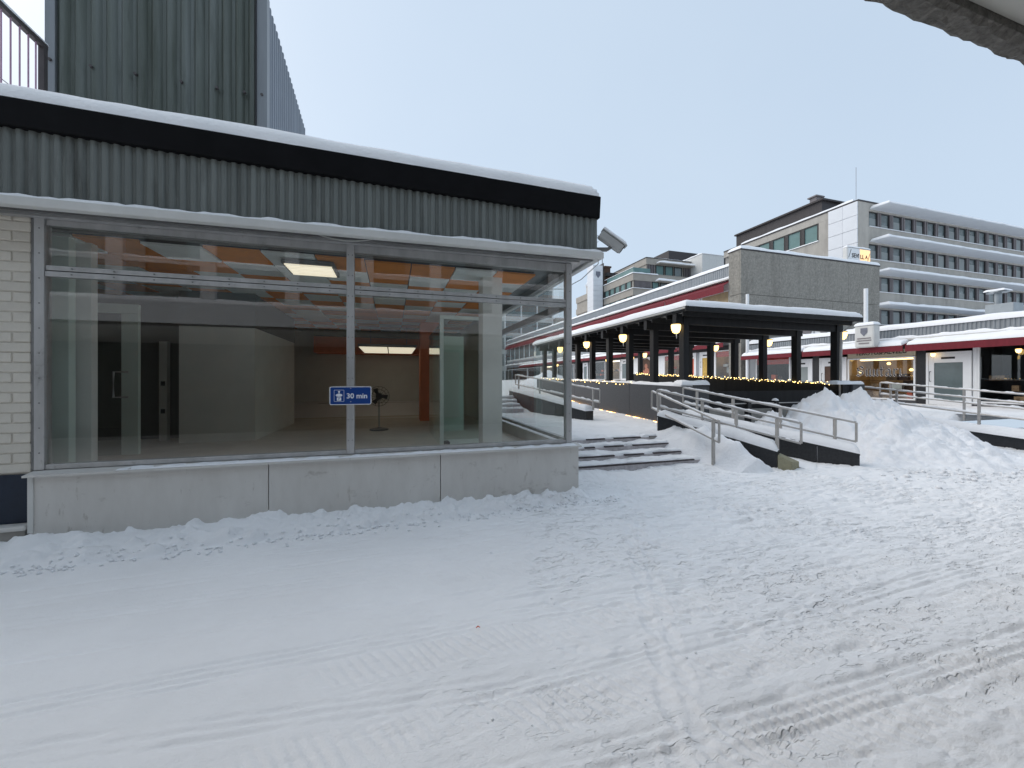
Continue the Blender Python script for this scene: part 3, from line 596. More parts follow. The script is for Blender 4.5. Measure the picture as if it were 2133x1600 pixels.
for k in range(-6, 9): MB().box(-3.51 + 1.49 * k - .13, -3.51 + 1.49 * k + .13, .60, .69, 3.0, 4.3).build('gallery_post', M['white'], G)
MB().box(-14, 16, .61, .68, 3.88, 3.94).build('gallery_rail', M['white'], G)
snow_slab(G, (-14, .60, 3.94), X_, Y_, 30, .09, .06, r=.04, step=.12, rough=.5, name='rail_snow')
MB().box(-14, 16, -10, -4, -.1, 10).build('wall', M['wall_dark'], G)
for k in range(9): MB().box(-12 + k * 3.1, -9.9 + k * 3.1, -3.99, -3.96, 3.9, 6).build('gallery_window', M['farglass'], G)

# ------------------------------------------------------------------ steps, ramp, rails
St = E('stone_steps', 'four snowy stone steps beside the corner of the empty shop', 'steps', (4, 6.5, 0))
SY = [6.0, 6.35, 6.70, 7.05]; SZ = [.125, .215, .32, .416]; nproto = None
for i in range(4):
    y1 = SY[i + 1] + .02 if i < 3 else 7.5
    zz0 = -.1
    MB().box(2.45, 5.62, SY[i] + .012, y1, zz0 + .001 * i, SZ[i] - .0225).build('step', M['concrete_step'], St)
    for a in np.arange(2.45, 5.40, .2113):
        if random.random() > .14:
            if nproto is None: nproto = MB().box(a, a + .208, SY[i], SY[i] + .06, SZ[i] - .022, SZ[i]).build('nosing', M['nosing'], St)
            else: inst(nproto, St, (a + .104, SY[i] + .03, SZ[i] - .022), 'nosing')
    snow_slab(St, (2.46, SY[i] + .035, SZ[i] - .03), X_, Y_, 3.14, y1 - SY[i] - .02, .06 if i < 3 else .05, r=.05, step=.035, rough=.55, bulge=.6, name='step_snow', seed=20 + i, m=M['snow_ground'])
dr = MB()
a = np.linspace(0, 1, 60); b = np.linspace(0, 1, 26); A, B = np.meshgrid(a, b)
DX = 5.05 + 1.0 * B + .9 * (1 - A) * .6; DY = 5.15 + 2.1 * A
# snow spilled along the ramp wall beside the steps
t_ = np.clip(A, 0, 1); base = np.interp(DY, [5, 6.0, 7.05, 7.4], [0, .1, .40, .42])
hh = base - .16 * np.clip(np.abs(B - .5) * 2, 0, 1) ** 4 - .25 * (B > .93) - .12 * (A < .06) - .05 + (.10 + .34 * np.sin(np.pi * np.clip(A * .9 + .05, 0, 1))) * np.exp(-((B - .62) / .33) ** 2) * (1 + .5 * fbm(DX / .3, DY / .3, 4))
o = gridmesh('snow_drift', np.stack([DX, DY, hh], -1), M['snow']); tag(o, 'soft drift of snow between the steps and the black ramp wall', 'snow drift', kind='stuff')

Rp = E('access_ramp', 'short snow covered ramp between two low black stone walls', 'ramp', (7.2, 6.2, 0))
U = Vector((1.23, -1.89, 0)).normalized(); N = Vector((-U.y, U.x, 0)); N = N if N.x > 0 else -N   # N points right across the ramp
L0 = Vector((5.62, 7.28, 0)); L1 = Vector((6.80, 5.46, 0))
R1 = Vector((8.40, 5.12, 0)); R0 = R1 - U * 3.15
def wall(p0, p1, z0, z1, th, name, m):
    n = N * (th / 2); zz = Vector((0, 0, 1))
    return MB().hexa([p0 - n - zz * .2, p1 - n - zz * .2, p1 + n - zz * .2, p0 + n - zz * .2, p0 - n + zz * z0, p1 - n + zz * z1, p1 + n + zz * z1, p0 + n + zz * z0]).build(name, m, Rp)
def slabs(p0, p1, z0, z1, th, k):
    d = (p1 - p0) / k
    for i in range(k):
        q0 = p0 + d * i; q1 = p0 + d * (i + 1); g = d.normalized() * .005
        wall(q0 + g, q1 - g, z0 + (z1 - z0) * i / k, z0 + (z1 - z0) * (i + 1) / k, th, 'wall_slab', M['blackstone'])
    n = N * (th / 2 + .025)
    MB().hexa([p0 - n + Vector((0, 0, z0 + .002)), p1 - n + Vector((0, 0, z1 + .002)), p1 + n + Vector((0, 0, z1 + .002)), p0 + n + Vector((0, 0, z0 + .002)),
               p0 - n + Vector((0, 0, z0 + .035)), p1 - n + Vector((0, 0, z1 + .035)), p1 + n + Vector((0, 0, z1 + .035)), p0 + n + Vector((0, 0, z0 + .035))]).build('coping', M['blackstone'], Rp)
slabs(L0, L1, .80, .26, .26, 4); slabs(R0, R1, .74, .20, .26, 5)
z_ = Vector((0, 0, 1))
snow_line(Rp, L0 + z_ * .835, L1 + z_ * .30, .32, .17, step=.05, rough=.30, name='wall_snow', seed=31)
snow_line(Rp, R0 + z_ * .775, R1 + z_ * .235, .32, .16, step=.05, rough=.12, name='wall_snow', seed=32)
MB().hexa([L1 - N * .17 + U * .01 - z_ * .1, L1 + N * .13 + U * .01 - z_ * .1, L1 + N * .13 + U * .3 - z_ * .1, L1 - N * .10 + U * .22 - z_ * .1,
           L1 - N * .17 + U * .01 + z_ * .24, L1 + N * .13 + U * .01 + z_ * .24, L1 + N * .13 + U * .3 + z_ * .12, L1 - N * .10 + U * .22 + z_ * .13]).build('footing', M['khaki'], Rp)
# deck
c0 = L0 + N * .13; aa = np.linspace(-.2, 2.7, 60); bb = np.linspace(0, 1.52, 24); AA, BB = np.meshgrid(aa, bb)
dx = c0.x + U.x * AA + N.x * BB; dy = c0.y + U.y * AA + N.y * BB
dz = np.interp(AA, [-.2, .2, 2.4, 2.7], [.47, .45, .03, -.02]) + .05 * fbm(dx / .5, dy / .5, 4)
gridmesh('deck_snow', np.stack([dx, dy, dz], -1), M['snow_ground'], Rp)

def railing(name, label, pts_top, low, posts, parts_snow=True, group=None, mtl=None, pr=.021, low_ext=True):
    """pts_top: two ends of the top rail; low: drop to the lower rail; posts: list of (t, base z)"""
    a, b = Vector(pts_top[0]), Vector(pts_top[1]); m = mtl or M['steel']
    e = E(name, label, 'railing', (a.x, a.y, min(a.z, b.z) - .9), group); d = Vector((0, 0, low))
    MB().tube([a, b], pr, 8).build('top_rail', m, e, smooth=False); MB().tube([a - d, b - d], pr, 8).build('lower_rail', m, e)
    MB().tube([a, a - d], pr, 8).build('end_bar', m, e); MB().tube([b, b - d], pr, 8).build('end_bar', m, e)
    for t, zb_ in posts:
        p = a.lerp(b, t); q = Vector((p.x, p.y, zb_)); MB().bar(q, p - Vector((0, 0, .02)), .045, .045).build('post', m, e)
    if parts_snow:
        s = Vector((0, 0, pr * .7)); k = (b - a).normalized() * .03
        snow_line(e, a + s + k, b + s - k, .036, .022, step=.05, rough=.9, name='rail_snow', seed=len(label))
        snow_line(e, a - d + s + k, b - d + s - k, .036, .03, step=.05, rough=1.2, name='rail_snow', seed=len(label) + 3)
    return e
railing('stair_handrail', 'steel handrail slanting down beside the stone steps', ((5.60, 7.52, 1.35), (5.62, 5.64, .86)), .38, [(.12, .45), (.93, .05)])
railing('ramp_railing', 'two bar steel railing on the black wall next to the steps', ((*(L0 - U * .05).xy, 1.385), (*(L1 + U * .34).xy, .83)), .36, [(.02, .86), (.36, .66), (.60, .52), (.86, .33)])
railing('ramp_railing', 'two bar steel railing on the far black wall beside the snow heap', ((*(R0 - U * .02).xy, 1.42), (*(R1 - U * .05).xy, .80)), .36, [(.10, .72), (.34, .60), (.62, .44), (.90, .30)])

# ------------------------------------------------------------------ snow heap
def heap(X, Y):
    z = np.zeros_like(X) - .25
    for cx, cy, h, rx, rf, rb, p in ((9.0, 7.45, .95, 1.5, 2.0, 1.3, 1.0), (10.6, 7.25, 1.42, 1.9, 3.1, 1.6, 1.05), (11.5, 7.05, 1.46, 1.45, 3.1, 1.6, 1.05), (12.2, 6.85, 1.36, 1.0, 2.6, 1.5, .95),
                                   (10.6, 5.2, .52, 1.9, 1.45, 2, 1.0), (9.4, 5.3, .42, 1.7, 1.4, 1.6, 1), (11.2, 4.6, .26, 1.5, .8, 1, 1)):
        dy = (Y - cy); q = np.sqrt(((X - cx) / rx) ** 2 + (dy / np.where(dy < 0, rf, rb)) ** 2); zz = h * (1 - q ** p)
        z = np.maximum(z, zz) + .12 * np.exp(-((z - zz) / .12) ** 2) * (zz > -.1) * .5
    n = fbm(X / .8, Y / .8, 5, .55); z = z - .24 + np.clip(z + .15, 0, 1) * (.34 * n + .26 * np.abs(fbm(X / .28 + 3, Y / .24, 4)) + .10 * fbm(X / .1, Y / .07, 3))
    z = z - .10 * np.exp(-((X - 11.15) / .09) ** 2 - ((Y - 7.2) / .5) ** 2)
    return np.maximum(z, -.25)
hx = np.arange(7.2, 15, .045); hy = np.arange(3.2, 9.2, .045); HX, HY = np.meshgrid(hx, hy)
o = gridmesh('snow_heap', np.stack([HX, HY, heap(HX, HY)], -1), M['snow_pile']); tag(o, 'big ploughed heap of lumpy snow between the ramp and the shop row', 'snow heap')

# ------------------------------------------------------------------ covered walkway
W = E('covered_walkway', 'black timber canopy on square posts with thick snow on its flat roof', 'canopy', (10, 12, .5))
XLp, XRp, Y0p, SP = 7.25, 12.78, 8.42, 1.215
wl = lambda y: 1.44 + .022 * (y - 8.2)          # left wall top
wr = lambda y: 1.47 + .045 * (y - 8.2)          # right parapet top
for k in range(9):
    y = Y0p + SP * k
    MB().box(XLp - .085, XLp + .085, y - .085, y + .085, wl(y) + .002, 3.31).build('post', M['blackwood'], W)
    MB().box(XRp - .095, XRp + .095, y - .095, y + .095, wr(y) + .002, 3.31).build('post', M['blackwood'], W)
    MB().box(6.95, 12.98, y - .07, y + .07, 3.05, 3.305).build('beam', M['blackwood'], W)
for k in range(18): MB().box(6.95, 12.98, Y0p - .30 + SP * k * .5 - .02, Y0p - .30 + SP * k * .5 + .02, 3.21, 3.36).build('rafter', M['blackwood'], W)
for x in (6.98, 12.94): MB().box(x - .04, x + .04, 7.95, 18.7, 3.312, 3.37).build('edge_beam', M['blackwood'], W)
MB().box(6.85, 13.02, 7.90, 18.8, 3.372, 3.41).build('roof_deck', M['offwhite'], W)
MB().box(6.83, 13.04, 7.86, 7.898, 3.29, 3.415).build('front_fascia', M['blackwood'], W)
snow_slab(W, (6.83, 7.86, 3.412), X_, Y_, 6.21, 10.95, .20, r=.2, step=.16, rough=.12, bulge=.12, name='roof_snow', seed=12)
# left granite wall, return, floor slab, right parapet
def lw(y0, y1): MB().hexa([(7.0, y0, .2), (7.34, y0, .2), (7.34, y1, .2), (7.0, y1, .2), (7.0, y0, wl(y0)), (7.34, y0, wl(y0)), (7.34, y1, wl(y1)), (7.0, y1, wl(y1))]).build('granite_slab', M['granite'], W)
ye = [8.2, 9.2, 10.5, 12.4, 14.3, 16.4, 18.6]
for a, b in zip(ye, ye[1:]): lw(a + .006, b - .006)
MB().box(7.345, 7.85, 8.2, 8.5, .2, 1.44).build('granite_slab', M['granite'], W)
snow_line(W, (7.17, 8.22, wl(8.2)), (7.17, 18.5, wl(18.5)), .36, .06, r=.05, step=.07, rough=.7, name='wall_snow', seed=14)
snow_slab(W, (6.99, 8.19, 1.475), X_, Y_, .88, .34, .15, r=.12, step=.04, rough=.5, name='wall_snow', seed=15)
MB().box(7.35, 12.7, 8.3, 18.6, .3, .82).build('terrace_slab', M['concrete_plain'], W)
for a, b in ((8.15, 10), (10, 12.4), (12.4, 15), (15, 18.6)):
    MB().hexa([(12.66, a + .006, .3), (12.98, a + .006, .3), (12.98, b - .006, .3), (12.66, b - .006, .3), (12.66, a + .006, wr(a)), (12.98, a + .006, wr(a)), (12.98, b - .006, wr(b)), (12.66, b - .006, wr(b))]).build('parapet_board', M['blackwood'], W)
MB().box(12.99, 13.5, 8.1, 8.5, .3, 1.47).build('granite_slab', M['granite'], W)
snow_slab(W, (12.4, 8.12, 1.475), X_, Y_, 1.12, .36, .11, r=.10, step=.06, rough=.6, name='wall_snow', seed=16)
snow_line(W, (12.85, 8.6, wr(8.6) - .003), (12.85, 18.5, wr(18.5) - .003), .26, .04, r=.03, step=.08, rough=.7, name='wall_snow', seed=17)
MB().box(8.0, 12.65, 8.34, 8.40, .825, 1.30).build('front_screen', M['blackwood'], W)
# gutter and downpipe at the front right corner
MB().bar((13.06, 7.98, 3.33), (12.72, 8.22, 3.02), .05, .03).build('gutter_arm', M['steel'], W)
MB().tube([(12.70, 8.22, 3.02), (12.68, 8.24, 1.0)], .035, 8).build('downpipe', M['steel'], W)
lowb = E('low_barrier', 'low rail with two snow capped black posts in front of the covered walkway', 'barrier', (9.2, 7.85, .45))
for x in (8.75, 9.68):
    p = MB().box(x - .055, x + .055, 7.80, 7.91, .40, 1.06).build('post', M['plastic'], lowb)
    snow_slab(p, (x - .055, 7.80, 1.06), X_, Y_, .11, .11, .07, step=.03, name='snow_cap', rough=.1)
MB().tube([(7.9, 7.855, 1.0), (11.2, 7.855, 1.0)], .015, 6).build('rail', M['steel'], lowb)
# lanterns
def lantern(x, y, z, label, px_=0, s=1.0, group='lanterns of the covered walkway', arm=(0, 0)):
    e = E('lantern', label, 'lantern', (x, y, z - .14 * s), group)
    MB().tube([(x, y, z - .12 * s), (x, y, z - .09 * s), (x, y, z), (x, y, z + .09 * s), (x, y, z + .105 * s)], [.045 * s, .085 * s, .115 * s, .12 * s, .10 * s], 12).build('globe', M['lamp'], e, smooth=True)
    MB().tube([(x, y, z + .106 * s), (x, y, z + .13 * s), (x, y, z + .16 * s)], [.13 * s, .11 * s, .03 * s], 12).build('cap', M['lampcap'], e)
    MB().tube([(x, y, z + .15 * s), (x + arm[0] * .6, y + arm[1] * .6, z + .24 * s), (x + arm[0], y + arm[1], z + .22 * s)], .012 * s, 6).build('arm', M['lampcap'], e)
    MB().tube([(x + .02, y, z - .26 * s), (x + .01, y, z - .12 * s)], [.003, .014 * s], 6).build('icicle', M['signwhite'], e)
ords = ('nearest', 'second', 'third', 'farthest')
for i, k in enumerate((0, 2, 4, 6)): lantern(7.00, Y0p + SP * k, 2.93, f'{ords[i]} glowing lantern on the left row of walkway posts', arm=(.16, 0))
for i, k in enumerate((0, 2, 4, 8)): lantern(13.05, Y0p + SP * k, 2.95, f'{ords[i]} glowing lantern on the right row of walkway posts', arm=(-.18, 0))
# string lights
def string(label, pts, n, group=None):
    e = E('string_lights', label, 'string lights', pts[0], group); rs = random.Random(len(label))
    MB().tube(pts, .008, 5).build('wire', M['plastic'], e); b = MB()
    for i in range(n):
        t = (i + rs.random() * .6) / n * (len(pts) - 1); j = min(int(t), len(pts) - 2); p = Vector(pts[j]).lerp(Vector(pts[j + 1]), t - j) + Vector((rs.uniform(-.05, .03), 0, rs.uniform(-.05, .05)))
        r = .014; b.add([p + Vector(v) * r for v in ((1, 0, 0), (-1, 0, 0), (0, 1, 0), (0, -1, 0), (0, 0, 1), (0, 0, -1))], [(0, 2, 4), (2, 1, 4), (1, 3, 4), (3, 0, 4), (2, 0, 5), (1, 2, 5), (3, 1, 5), (0, 3, 5)])
    b.build('bulbs', M['bulb'], e)['kind'] = 'stuff'
string('warm string lights along the right parapet of the covered walkway', [(12.62, y, wr(y) + .03) for y in np.linspace(8.2, 18.4, 14)], 150)
string('warm string lights along the snowy left wall of the covered walkway', [(6.98, y, wl(y) + .01) for y in np.linspace(10.4, 18.4, 10)], 45)
ls = MB().tube([(6.965, y, float(plaza_z(np.array(6.9), np.array(y))) - .004) for y in np.linspace(8.9, 15.2, 30)], .012, 6).build('light_strip', M['strip'])
tag(ls, 'warm glowing light strip along the foot of the grey granite wall', 'light strip')
# second low wall, railing and steps further up the alley
R2 = E('upper_ramp_wall', 'snow capped low dark wall with a ramp further up the alley', 'wall', (5, 12, .45))
Wp = [(5.40, 10.05, .72), (4.35, 14.2, 1.22)]
d2 = Vector(Wp[1]) - Vector(Wp[0]); n2 = Vector((-d2.y, d2.x, 0)).normalized() * .14
for i in range(3):
    q0 = Vector(Wp[0]) + d2 * (i / 3 + .002); q1 = Vector(Wp[0]) + d2 * ((i + 1) / 3 - .002); f = lambda p, z: Vector((p.x, p.y, z))
    MB().hexa([f(q0 + n2, .3), f(q0 - n2, .3), f(q1 - n2, .3), f(q1 + n2, .3), q0 + n2, q0 - n2, q1 - n2, q1 + n2]).build('wall_slab', M['granite'] if i else M['blackstone'], R2)
snow_line(R2, Wp[0], Wp[1], .34, .14, step=.08, rough=.2, name='wall_snow', seed=40)
railing('alley_railing', 'two bar steel railing on the low wall further up the alley', ((5.55, 9.75, 1.33), (4.42, 14.0, 1.80)), .36, [(.06, .75), (.35, .9), (.65, 1.05), (.95, 1.2)])
S2 = E('upper_steps', 'flight of snowy steps further up the alley seen through the corner glass', 'steps', (3.5, 13, .5))
for i in range(4):
    MB().box(2.45, 4.3, 12.7 + .36 * i, 14.4, .45, .62 + .125 * i).build('step', M['concrete_step'], S2)
    snow_slab(S2, (2.45, 12.73 + .36 * i, .615 + .125 * i), X_, Y_, 1.85, .40 if i < 3 else .7, .05, step=.08, rough=.5, name='step_snow', seed=50 + i)

# ------------------------------------------------------------------ shop row facing the alley (facade plane x = 21)
FXr = 21.0
def awning(parent, y0, y1, zbot, ztop, name='awning', proj=.75, zback=None):
    x = FXr - proj; zk = zback or ztop + .22
    aw = MB().hexa([(x, y0, ztop - .01), (FXr, y0, zk - .03), (FXr, y1, zk - .03), (x, y1, ztop - .01), (x, y0, ztop + .01), (FXr, y0, zk), (FXr, y1, zk), (x, y1, ztop + .01)]).build(name, M['red'], parent)
    MB().box(x - .02, x - .001, y0, y1, zbot, ztop).build('valance', M['red'], aw)
    P0 = (x - .01, y0 + .04, ztop + .012); sl = (zk - ztop) / proj
    snow_slab(aw, P0, X_, Y_, proj - .02, y1 - y0 - .08, .14, slope=sl, r=.1, step=.14, rough=.35, name='awning_snow', seed=int(y0 * 7) % 50)
    return aw
def shopwin(parent, y0, y1, z0, z1, lit=None, frame='white', banner=False, goods=0, deep=1.6):
    fr = MB().box(FXr - .03, FXr + .05, y0, y0 + .06, z0, z1).box(FXr - .03, FXr + .05, y1 - .06, y1, z0, z1).box(FXr - .03, FXr + .05, y0 + .061, y1 - .061, z0, z0 + .06).box(FXr - .03, FXr + .05, y0 + .061, y1 - .061, z1 - .06, z1).build('window', M[frame], parent)
    MB().box(FXr + .005, FXr + .012, y0 + .061, y1 - .061, z0 + .061, z1 - .061).build('pane', M['sglass'], fr)
    wm = M['warmwall'] if lit else M['dark']
    MB().box(FXr + deep, FXr + deep + .05, y0 - .2, y1 + .2, z0 - .3, z1 + .3).box(FXr + .06, FXr + deep, y0 - .06, y0 - .01, z0 - .3, z1 + .3).box(FXr + .06, FXr + deep, y1 + .01, y1 + .06, z0 - .3, z1 + .3).box(FXr + .06, FXr + deep, y0, y1, z0 - .06, z0 - .01).box(FXr + .06, FXr + deep, y0, y1, z1 + .01, z1 + .06).build('room', wm, fr)
    if lit:
        MB().box(FXr + .5, FXr + .8, y0 + .2, y1 - .2, z1 - .1, z1 - .04).build('ceiling_light', M[lit], fr)
    if banner: MB().box(FXr + .02, FXr + .03, y0 + .065, y1 - .065, z1 - .42, z1 - .08).build('banner', M['red_bright'], fr)
    rs = random.Random(int(y0 * 100))
    for i in range(goods):
        yy = rs.uniform(y0 + .2, y1 - .5); zz = z0 + rs.choice((.0, .45, .85)); hh_ = rs.uniform(.15, .4)
        MB().box(FXr + rs.uniform(.2, .5), FXr + .6, yy, yy + rs.uniform(.15, .45), zz, zz + hh_).build('display_goods', rs.choice((M['goods'], M['brown'], M['offwhite'], M['orangebrown'], M['goods'])), fr)
    for i in range(2 if goods else 0): MB().box(FXr + .2, FXr + .65, y0 + .1, y1 - .1, z0 + .43 + .4 * i, z0 + .445 + .4 * i).build('shelf', M['brown'], fr)
    return fr
def door(parent, y0, y1, z0, z1, glassm='farglass', name='door'):
    d = MB().box(FXr - .04, FXr + .05, y0, y0 + .07, z0, z1).box(FXr - .04, FXr + .05, y1 - .07, y1, z0, z1).box(FXr - .04, FXr + .05, y0 + .071, y1 - .071, z1 - .08, z1).build(name, M['white'], parent)
    lf = MB().box(FXr - .02, FXr + .03, y0 + .075, y0 + .24, z0 + .02, z1 - .085).box(FXr - .02, FXr + .03, y1 - .24, y1 - .075, z0 + .02, z1 - .085).box(FXr - .02, FXr + .03, y0 + .241, y1 - .241, z0 + .02, z0 + .2).box(FXr - .02, FXr + .03, y0 + .241, y1 - .241, z1 - .42, z1 - .085).build('door_leaf', M['white'], d)
    MB().box(FXr, FXr + .01, y0 + .242, y1 - .242, z0 + .201, z1 - .421).build('pane', M[glassm], d)
    MB().box(FXr - .03, FXr - .021, (y0 + y1) / 2 - .2, (y0 + y1) / 2 + .2, z1 - .28, z1 - .2).build('number_plate', M['dark'], d)
    MB().tube([(FXr - .02, y1 - .14, z0 + .95), (FXr - .09, y1 - .14, z0 + .95), (FXr - .09, y1 - .14, z0 + 1.35), (FXr - .02, y1 - .14, z0 + 1.35)], .014, 6).build('handle', M['dark'], d)
    return d
SR = E('shop_row', 'low row of shops with dark red awnings and ribbed grey band, right of the alley', 'shop building', (21, 11, .6))
YA, YB = 1.5, 18.75
MB().box(FXr + .06, 30, YA, YA + .1, .3, 3.8).build('end_wall', M['concrete_plain'], SR)
MB().box(FXr + 3, FXr + 3.1, YA + .11, YB, .3, 3.6).build('back_wall', M['dark'], SR)
MB().box(FXr - .01, 30, YA, YB, 3.62, 3.80).build('roof_slab', M['darkroof'], SR)
corr('ribbed_band', M['corr_grey'], SR, (FXr - .05, YB), (FXr - .05, YA), 3.36, lambda t: 3.80 + .008 * (t - 8), .12, .025, (-1, 0))
MB().box(FXr - .30, FXr - .01, YA, YB, 3.28, 3.36).build('ledge', M['offwhite'], SR, bevel=.02)
snow_slab(SR, (FXr - .30, YA, 3.36), X_, Y_, .25, YB - YA, .09, r=.06, step=.15, rough=.7, name='ledge_snow', seed=60)
snow_slab(SR, (FXr - .12, YA, 3.80), X_, Y_, 9, YB - YA, .24, r=.2, step=.22, rough=.15, name='roof_snow', seed=61)
aw1 = awning(SR, 15.05, 18.65, 2.82, 3.04); aw2 = awning(SR, 10.78, 14.95, 2.80, 3.04); aw3 = awning(SR, 4.0, 10.70, 2.78, 3.04)
# the strip above the glazing
MB().box(FXr + .0, FXr + .05, YA, YB, 2.95, 3.27).build('header', M['dark'], SR)
MB().box(FXr - .02, FXr + .04, 18.3, 18.72, .5, 2.94).build('wall_panel', M['corr_grey'], SR)
w1 = shopwin(SR, 16.15, 18.28, .75, 2.93, None, banner=True, goods=4); door(SR, 14.95, 16.1, .6, 2.72, 'blind')
MB().box(FXr - .01, FXr + .04, 14.62, 14.93, .5, 2.94).build('wall_panel', M['blackstone'], SR)
door(SR, 13.35, 14.6, .6, 2.72, 'brown')
w2 = shopwin(SR, 10.75, 13.3, .75, 2.62, 'warm', goods=14)
MB().box(FXr - .012, FXr + .045, 10.75, 13.3, 2.64, 2.94).build('sign_board', M['cream'], w2)
MB().text('TEROTUSPALVELU', .235, (FXr - .018, 12.0, 2.76), (0, -1, 0), Z_, .004, bold=.004).build('board_lettering', M['ink'], w2)
o1 = MB(); wdt = nibtext(o1, 'Suutari', (FXr - .034, 12.92, 1.78), (0, -1, 0), Z_, .46, .095); o1.build('lettering_outline', M['signwhite'], w2)
o2 = MB(); nibtext(o2, 'Suutari', (FXr - .045, 12.92, 1.78), (0, -1, 0), Z_, .46, .058); o2.build('lettering', M['ink'], w2)
for yy, zz in ((11.9, 2.35), (13.0, 2.0), (11.1, 2.05)): MB().tube([(FXr + .4, yy, zz - .06), (FXr + .4, yy, zz), (FXr + .4, yy, zz + .06)], [.04, .075, .03], 10).build('pendant_lamp', M['lamp'], w2)
MB().box(FXr - .01, FXr + .04, 10.42, 10.72, .5, 2.94).build('wall_panel', M['blackstone'], SR)
door(SR, 9.08, 10.40, .6, 2.72); MB().box(FXr, FXr + .05, 8.95, 9.06, .5, 2.94).build('wall_panel', M['white'], SR)
w3 = shopwin(SR, 5.6, 8.93, .75, 2.93, None, goods=6); shopwin(SR, 2.0, 5.5, .75, 2.93, None)
MB().box(FXr - .005, FXr + .05, YA, YB, .3, .74).build('plinth', M['granite'], SR)
for yy, lb in ((10.1, 'small lit lantern above the white glazed shop door'), (7.85, 'small lit lantern under the awning by the right picture edge')):
    lantern(FXr - .2, yy, 2.62, lb, s=.62, group='small shop lanterns', arm=(.2, 0))
# crest sign box
Sg = E('sign_box', 'white snow capped box sign with a blue shield standing over the red awning', 'sign', (20.2, 12.0, 3.1))
MB().box(19.95, 20.35, 11.62, 12.38, 3.05, 4.02).build('case', M['offwhite'], Sg, bevel=.06)
MB().prism([(-.13, .18), (.13, .18), (.13, -.02), (.0, -.18), (-.13, -.02)], lambda p: (19.944, 12.0 - p[0], 3.72 + p[1]), lambda p: (19.935, 12.0 - p[0], 3.72 + p[1])).build('shield', M['crest'], Sg)
for zz, ww in ((3.42, .52), (3.32, .56), (3.2, .4)): MB().box(19.936, 19.944, 12.0 - ww / 2, 12.0 + ww / 2, zz, zz + .05).build('small_print', M['frame_brown'], Sg)
snow_slab(Sg, (19.93, 11.60, 4.015), X_, Y_, .44, .80, .16, r=.15, step=.06, rough=.15, name='snow_cap', seed=63)
# things on the shop roof
for i, y in enumerate((17.0, 16.05)):
    A_ = E('air_conditioner', ('left' if i == 0 else 'right') + ' white air conditioning unit of the pair on the shop roof', 'air conditioner', (23.4, y, 3.8), 'air conditioners on the shop roof')
    MB().box(23.3, 23.75, y - .42, y + .42, 4.15, 4.85).build('case', M['white'], A_, bevel=.02)
    MB().tube([(23.29, y - .1, 4.48), (23.25, y - .1, 4.48)], [.27, .25], 18).build('fan_grille', M['frame_brown'], A_)
    for d in (-.3, .3): MB().box(23.35, 23.7, y + d - .03, y + d + .03, 3.78, 4.148).build('foot', M['steel'], A_)
    snow_slab(A_, (23.3, y - .42, 4.85), X_, Y_, .45, .84, .1, step=.08, name='snow_cap', seed=70 + i)
for (x, y, z0, z1, lb) in ((23.5, 14.05, 3.9, 6.35, 'tall white vent pipe rising from the shop roof right of the canopy'), (18.9, 16.6, 1, 0, '')):
    if z1:
        V_ = E('vent_pipe', lb, 'vent pipe', (x, y, z0)); MB().tube([(x, y, z0 - .1), (x, y, z1)], .09, 12).build('pipe', M['white'], V_)
        MB().tube([(x, y, z0 + .12), (x, y, z0 + .3)], [.42, .36], 14).build('collar', M['galv'], V_); snow_slab(V_, (x - .4, y - .4, z0 + .3), X_, Y_, .8, .8, .16, step=.1, name='snow_cap')
V_ = E('vent_pipe', 'tall white pipe in front of the concrete block, behind the canopy roof', 'vent pipe', (20.3, 17.75, .6)); MB().tube([(20.35, 18.3, .5), (20.35, 18.3, 6.75)], .09, 12).build('pipe', M['white'], V_)
V_ = E('roof_vent', 'galvanised ventilation box with a round cap on the shop roof', 'roof vent', (24.2, 9.6, 3.8))
MB().box(23.9, 24.6, 9.15, 9.95, 3.9, 4.75).build('vent_box', M['galv'], V_, bevel=.01); MB().tube([(24.2, 9.7, 4.75), (24.2, 9.7, 5.25)], .11, 12).build('stack', M['galv'], V_); MB().tube([(24.2, 9.7, 5.25), (24.2, 9.7, 5.3)], [.33, .3], 16).build('cap', M['galv'], V_)
snow_slab(V_, (23.9, 9.4, 5.3), X_, Y_, .6, .6, .09, step=.08, name='snow_cap')
# side ramp with rails in front of the shop row
Q = E('side_ramp', 'snowy ramp with dark side wall leading up to the shop row', 'ramp', (15, 6, 0))
MB().hexa([(13.95, 2.2, -.2), (14.2, 2.2, -.2), (14.2, 9.8, -.2), (13.95, 9.8, -.2), (13.95, 2.2, .02), (14.2, 2.2, .02), (14.2, 9.8, .60), (13.95, 9.8, .60)]).build('wall', M['blackstone'], Q)
snow_line(Q, (14.07, 2.4, .04), (14.07, 9.8, .605), .4, .2, step=.1, rough=.25, name='wall_snow', seed=71)
qx = np.linspace(14.2, 15.85, 14); qy = np.linspace(2.0, 10.5, 50); QX, QY = np.meshgrid(qx, qy)
gridmesh('deck_snow', np.stack([QX, QY, np.interp(QY, [2, 3, 9.5, 10.5], [-.02, .03, .62, .64]) + .04 * fbm(QX / .5, QY / .5, 4)], -1), M['snow_ground'], Q)
railing('side_ramp_railing', 'near two bar railing of the snowy ramp at the right picture edge', ((14.05, 9.3, 1.47), (14.05, 2.6, .80)), .38, [(.05, .6), (.25, .48), (.50, .3), (.75, .1), (.95, .05)])
railing('side_ramp_railing', 'far two bar railing of the snowy ramp in front of the shop door', ((15.75, 9.0, 1.52), (15.75, 3.2, .98)), .38, [(.05, .6), (.35, .45), (.65, .25), (.95, .05)])

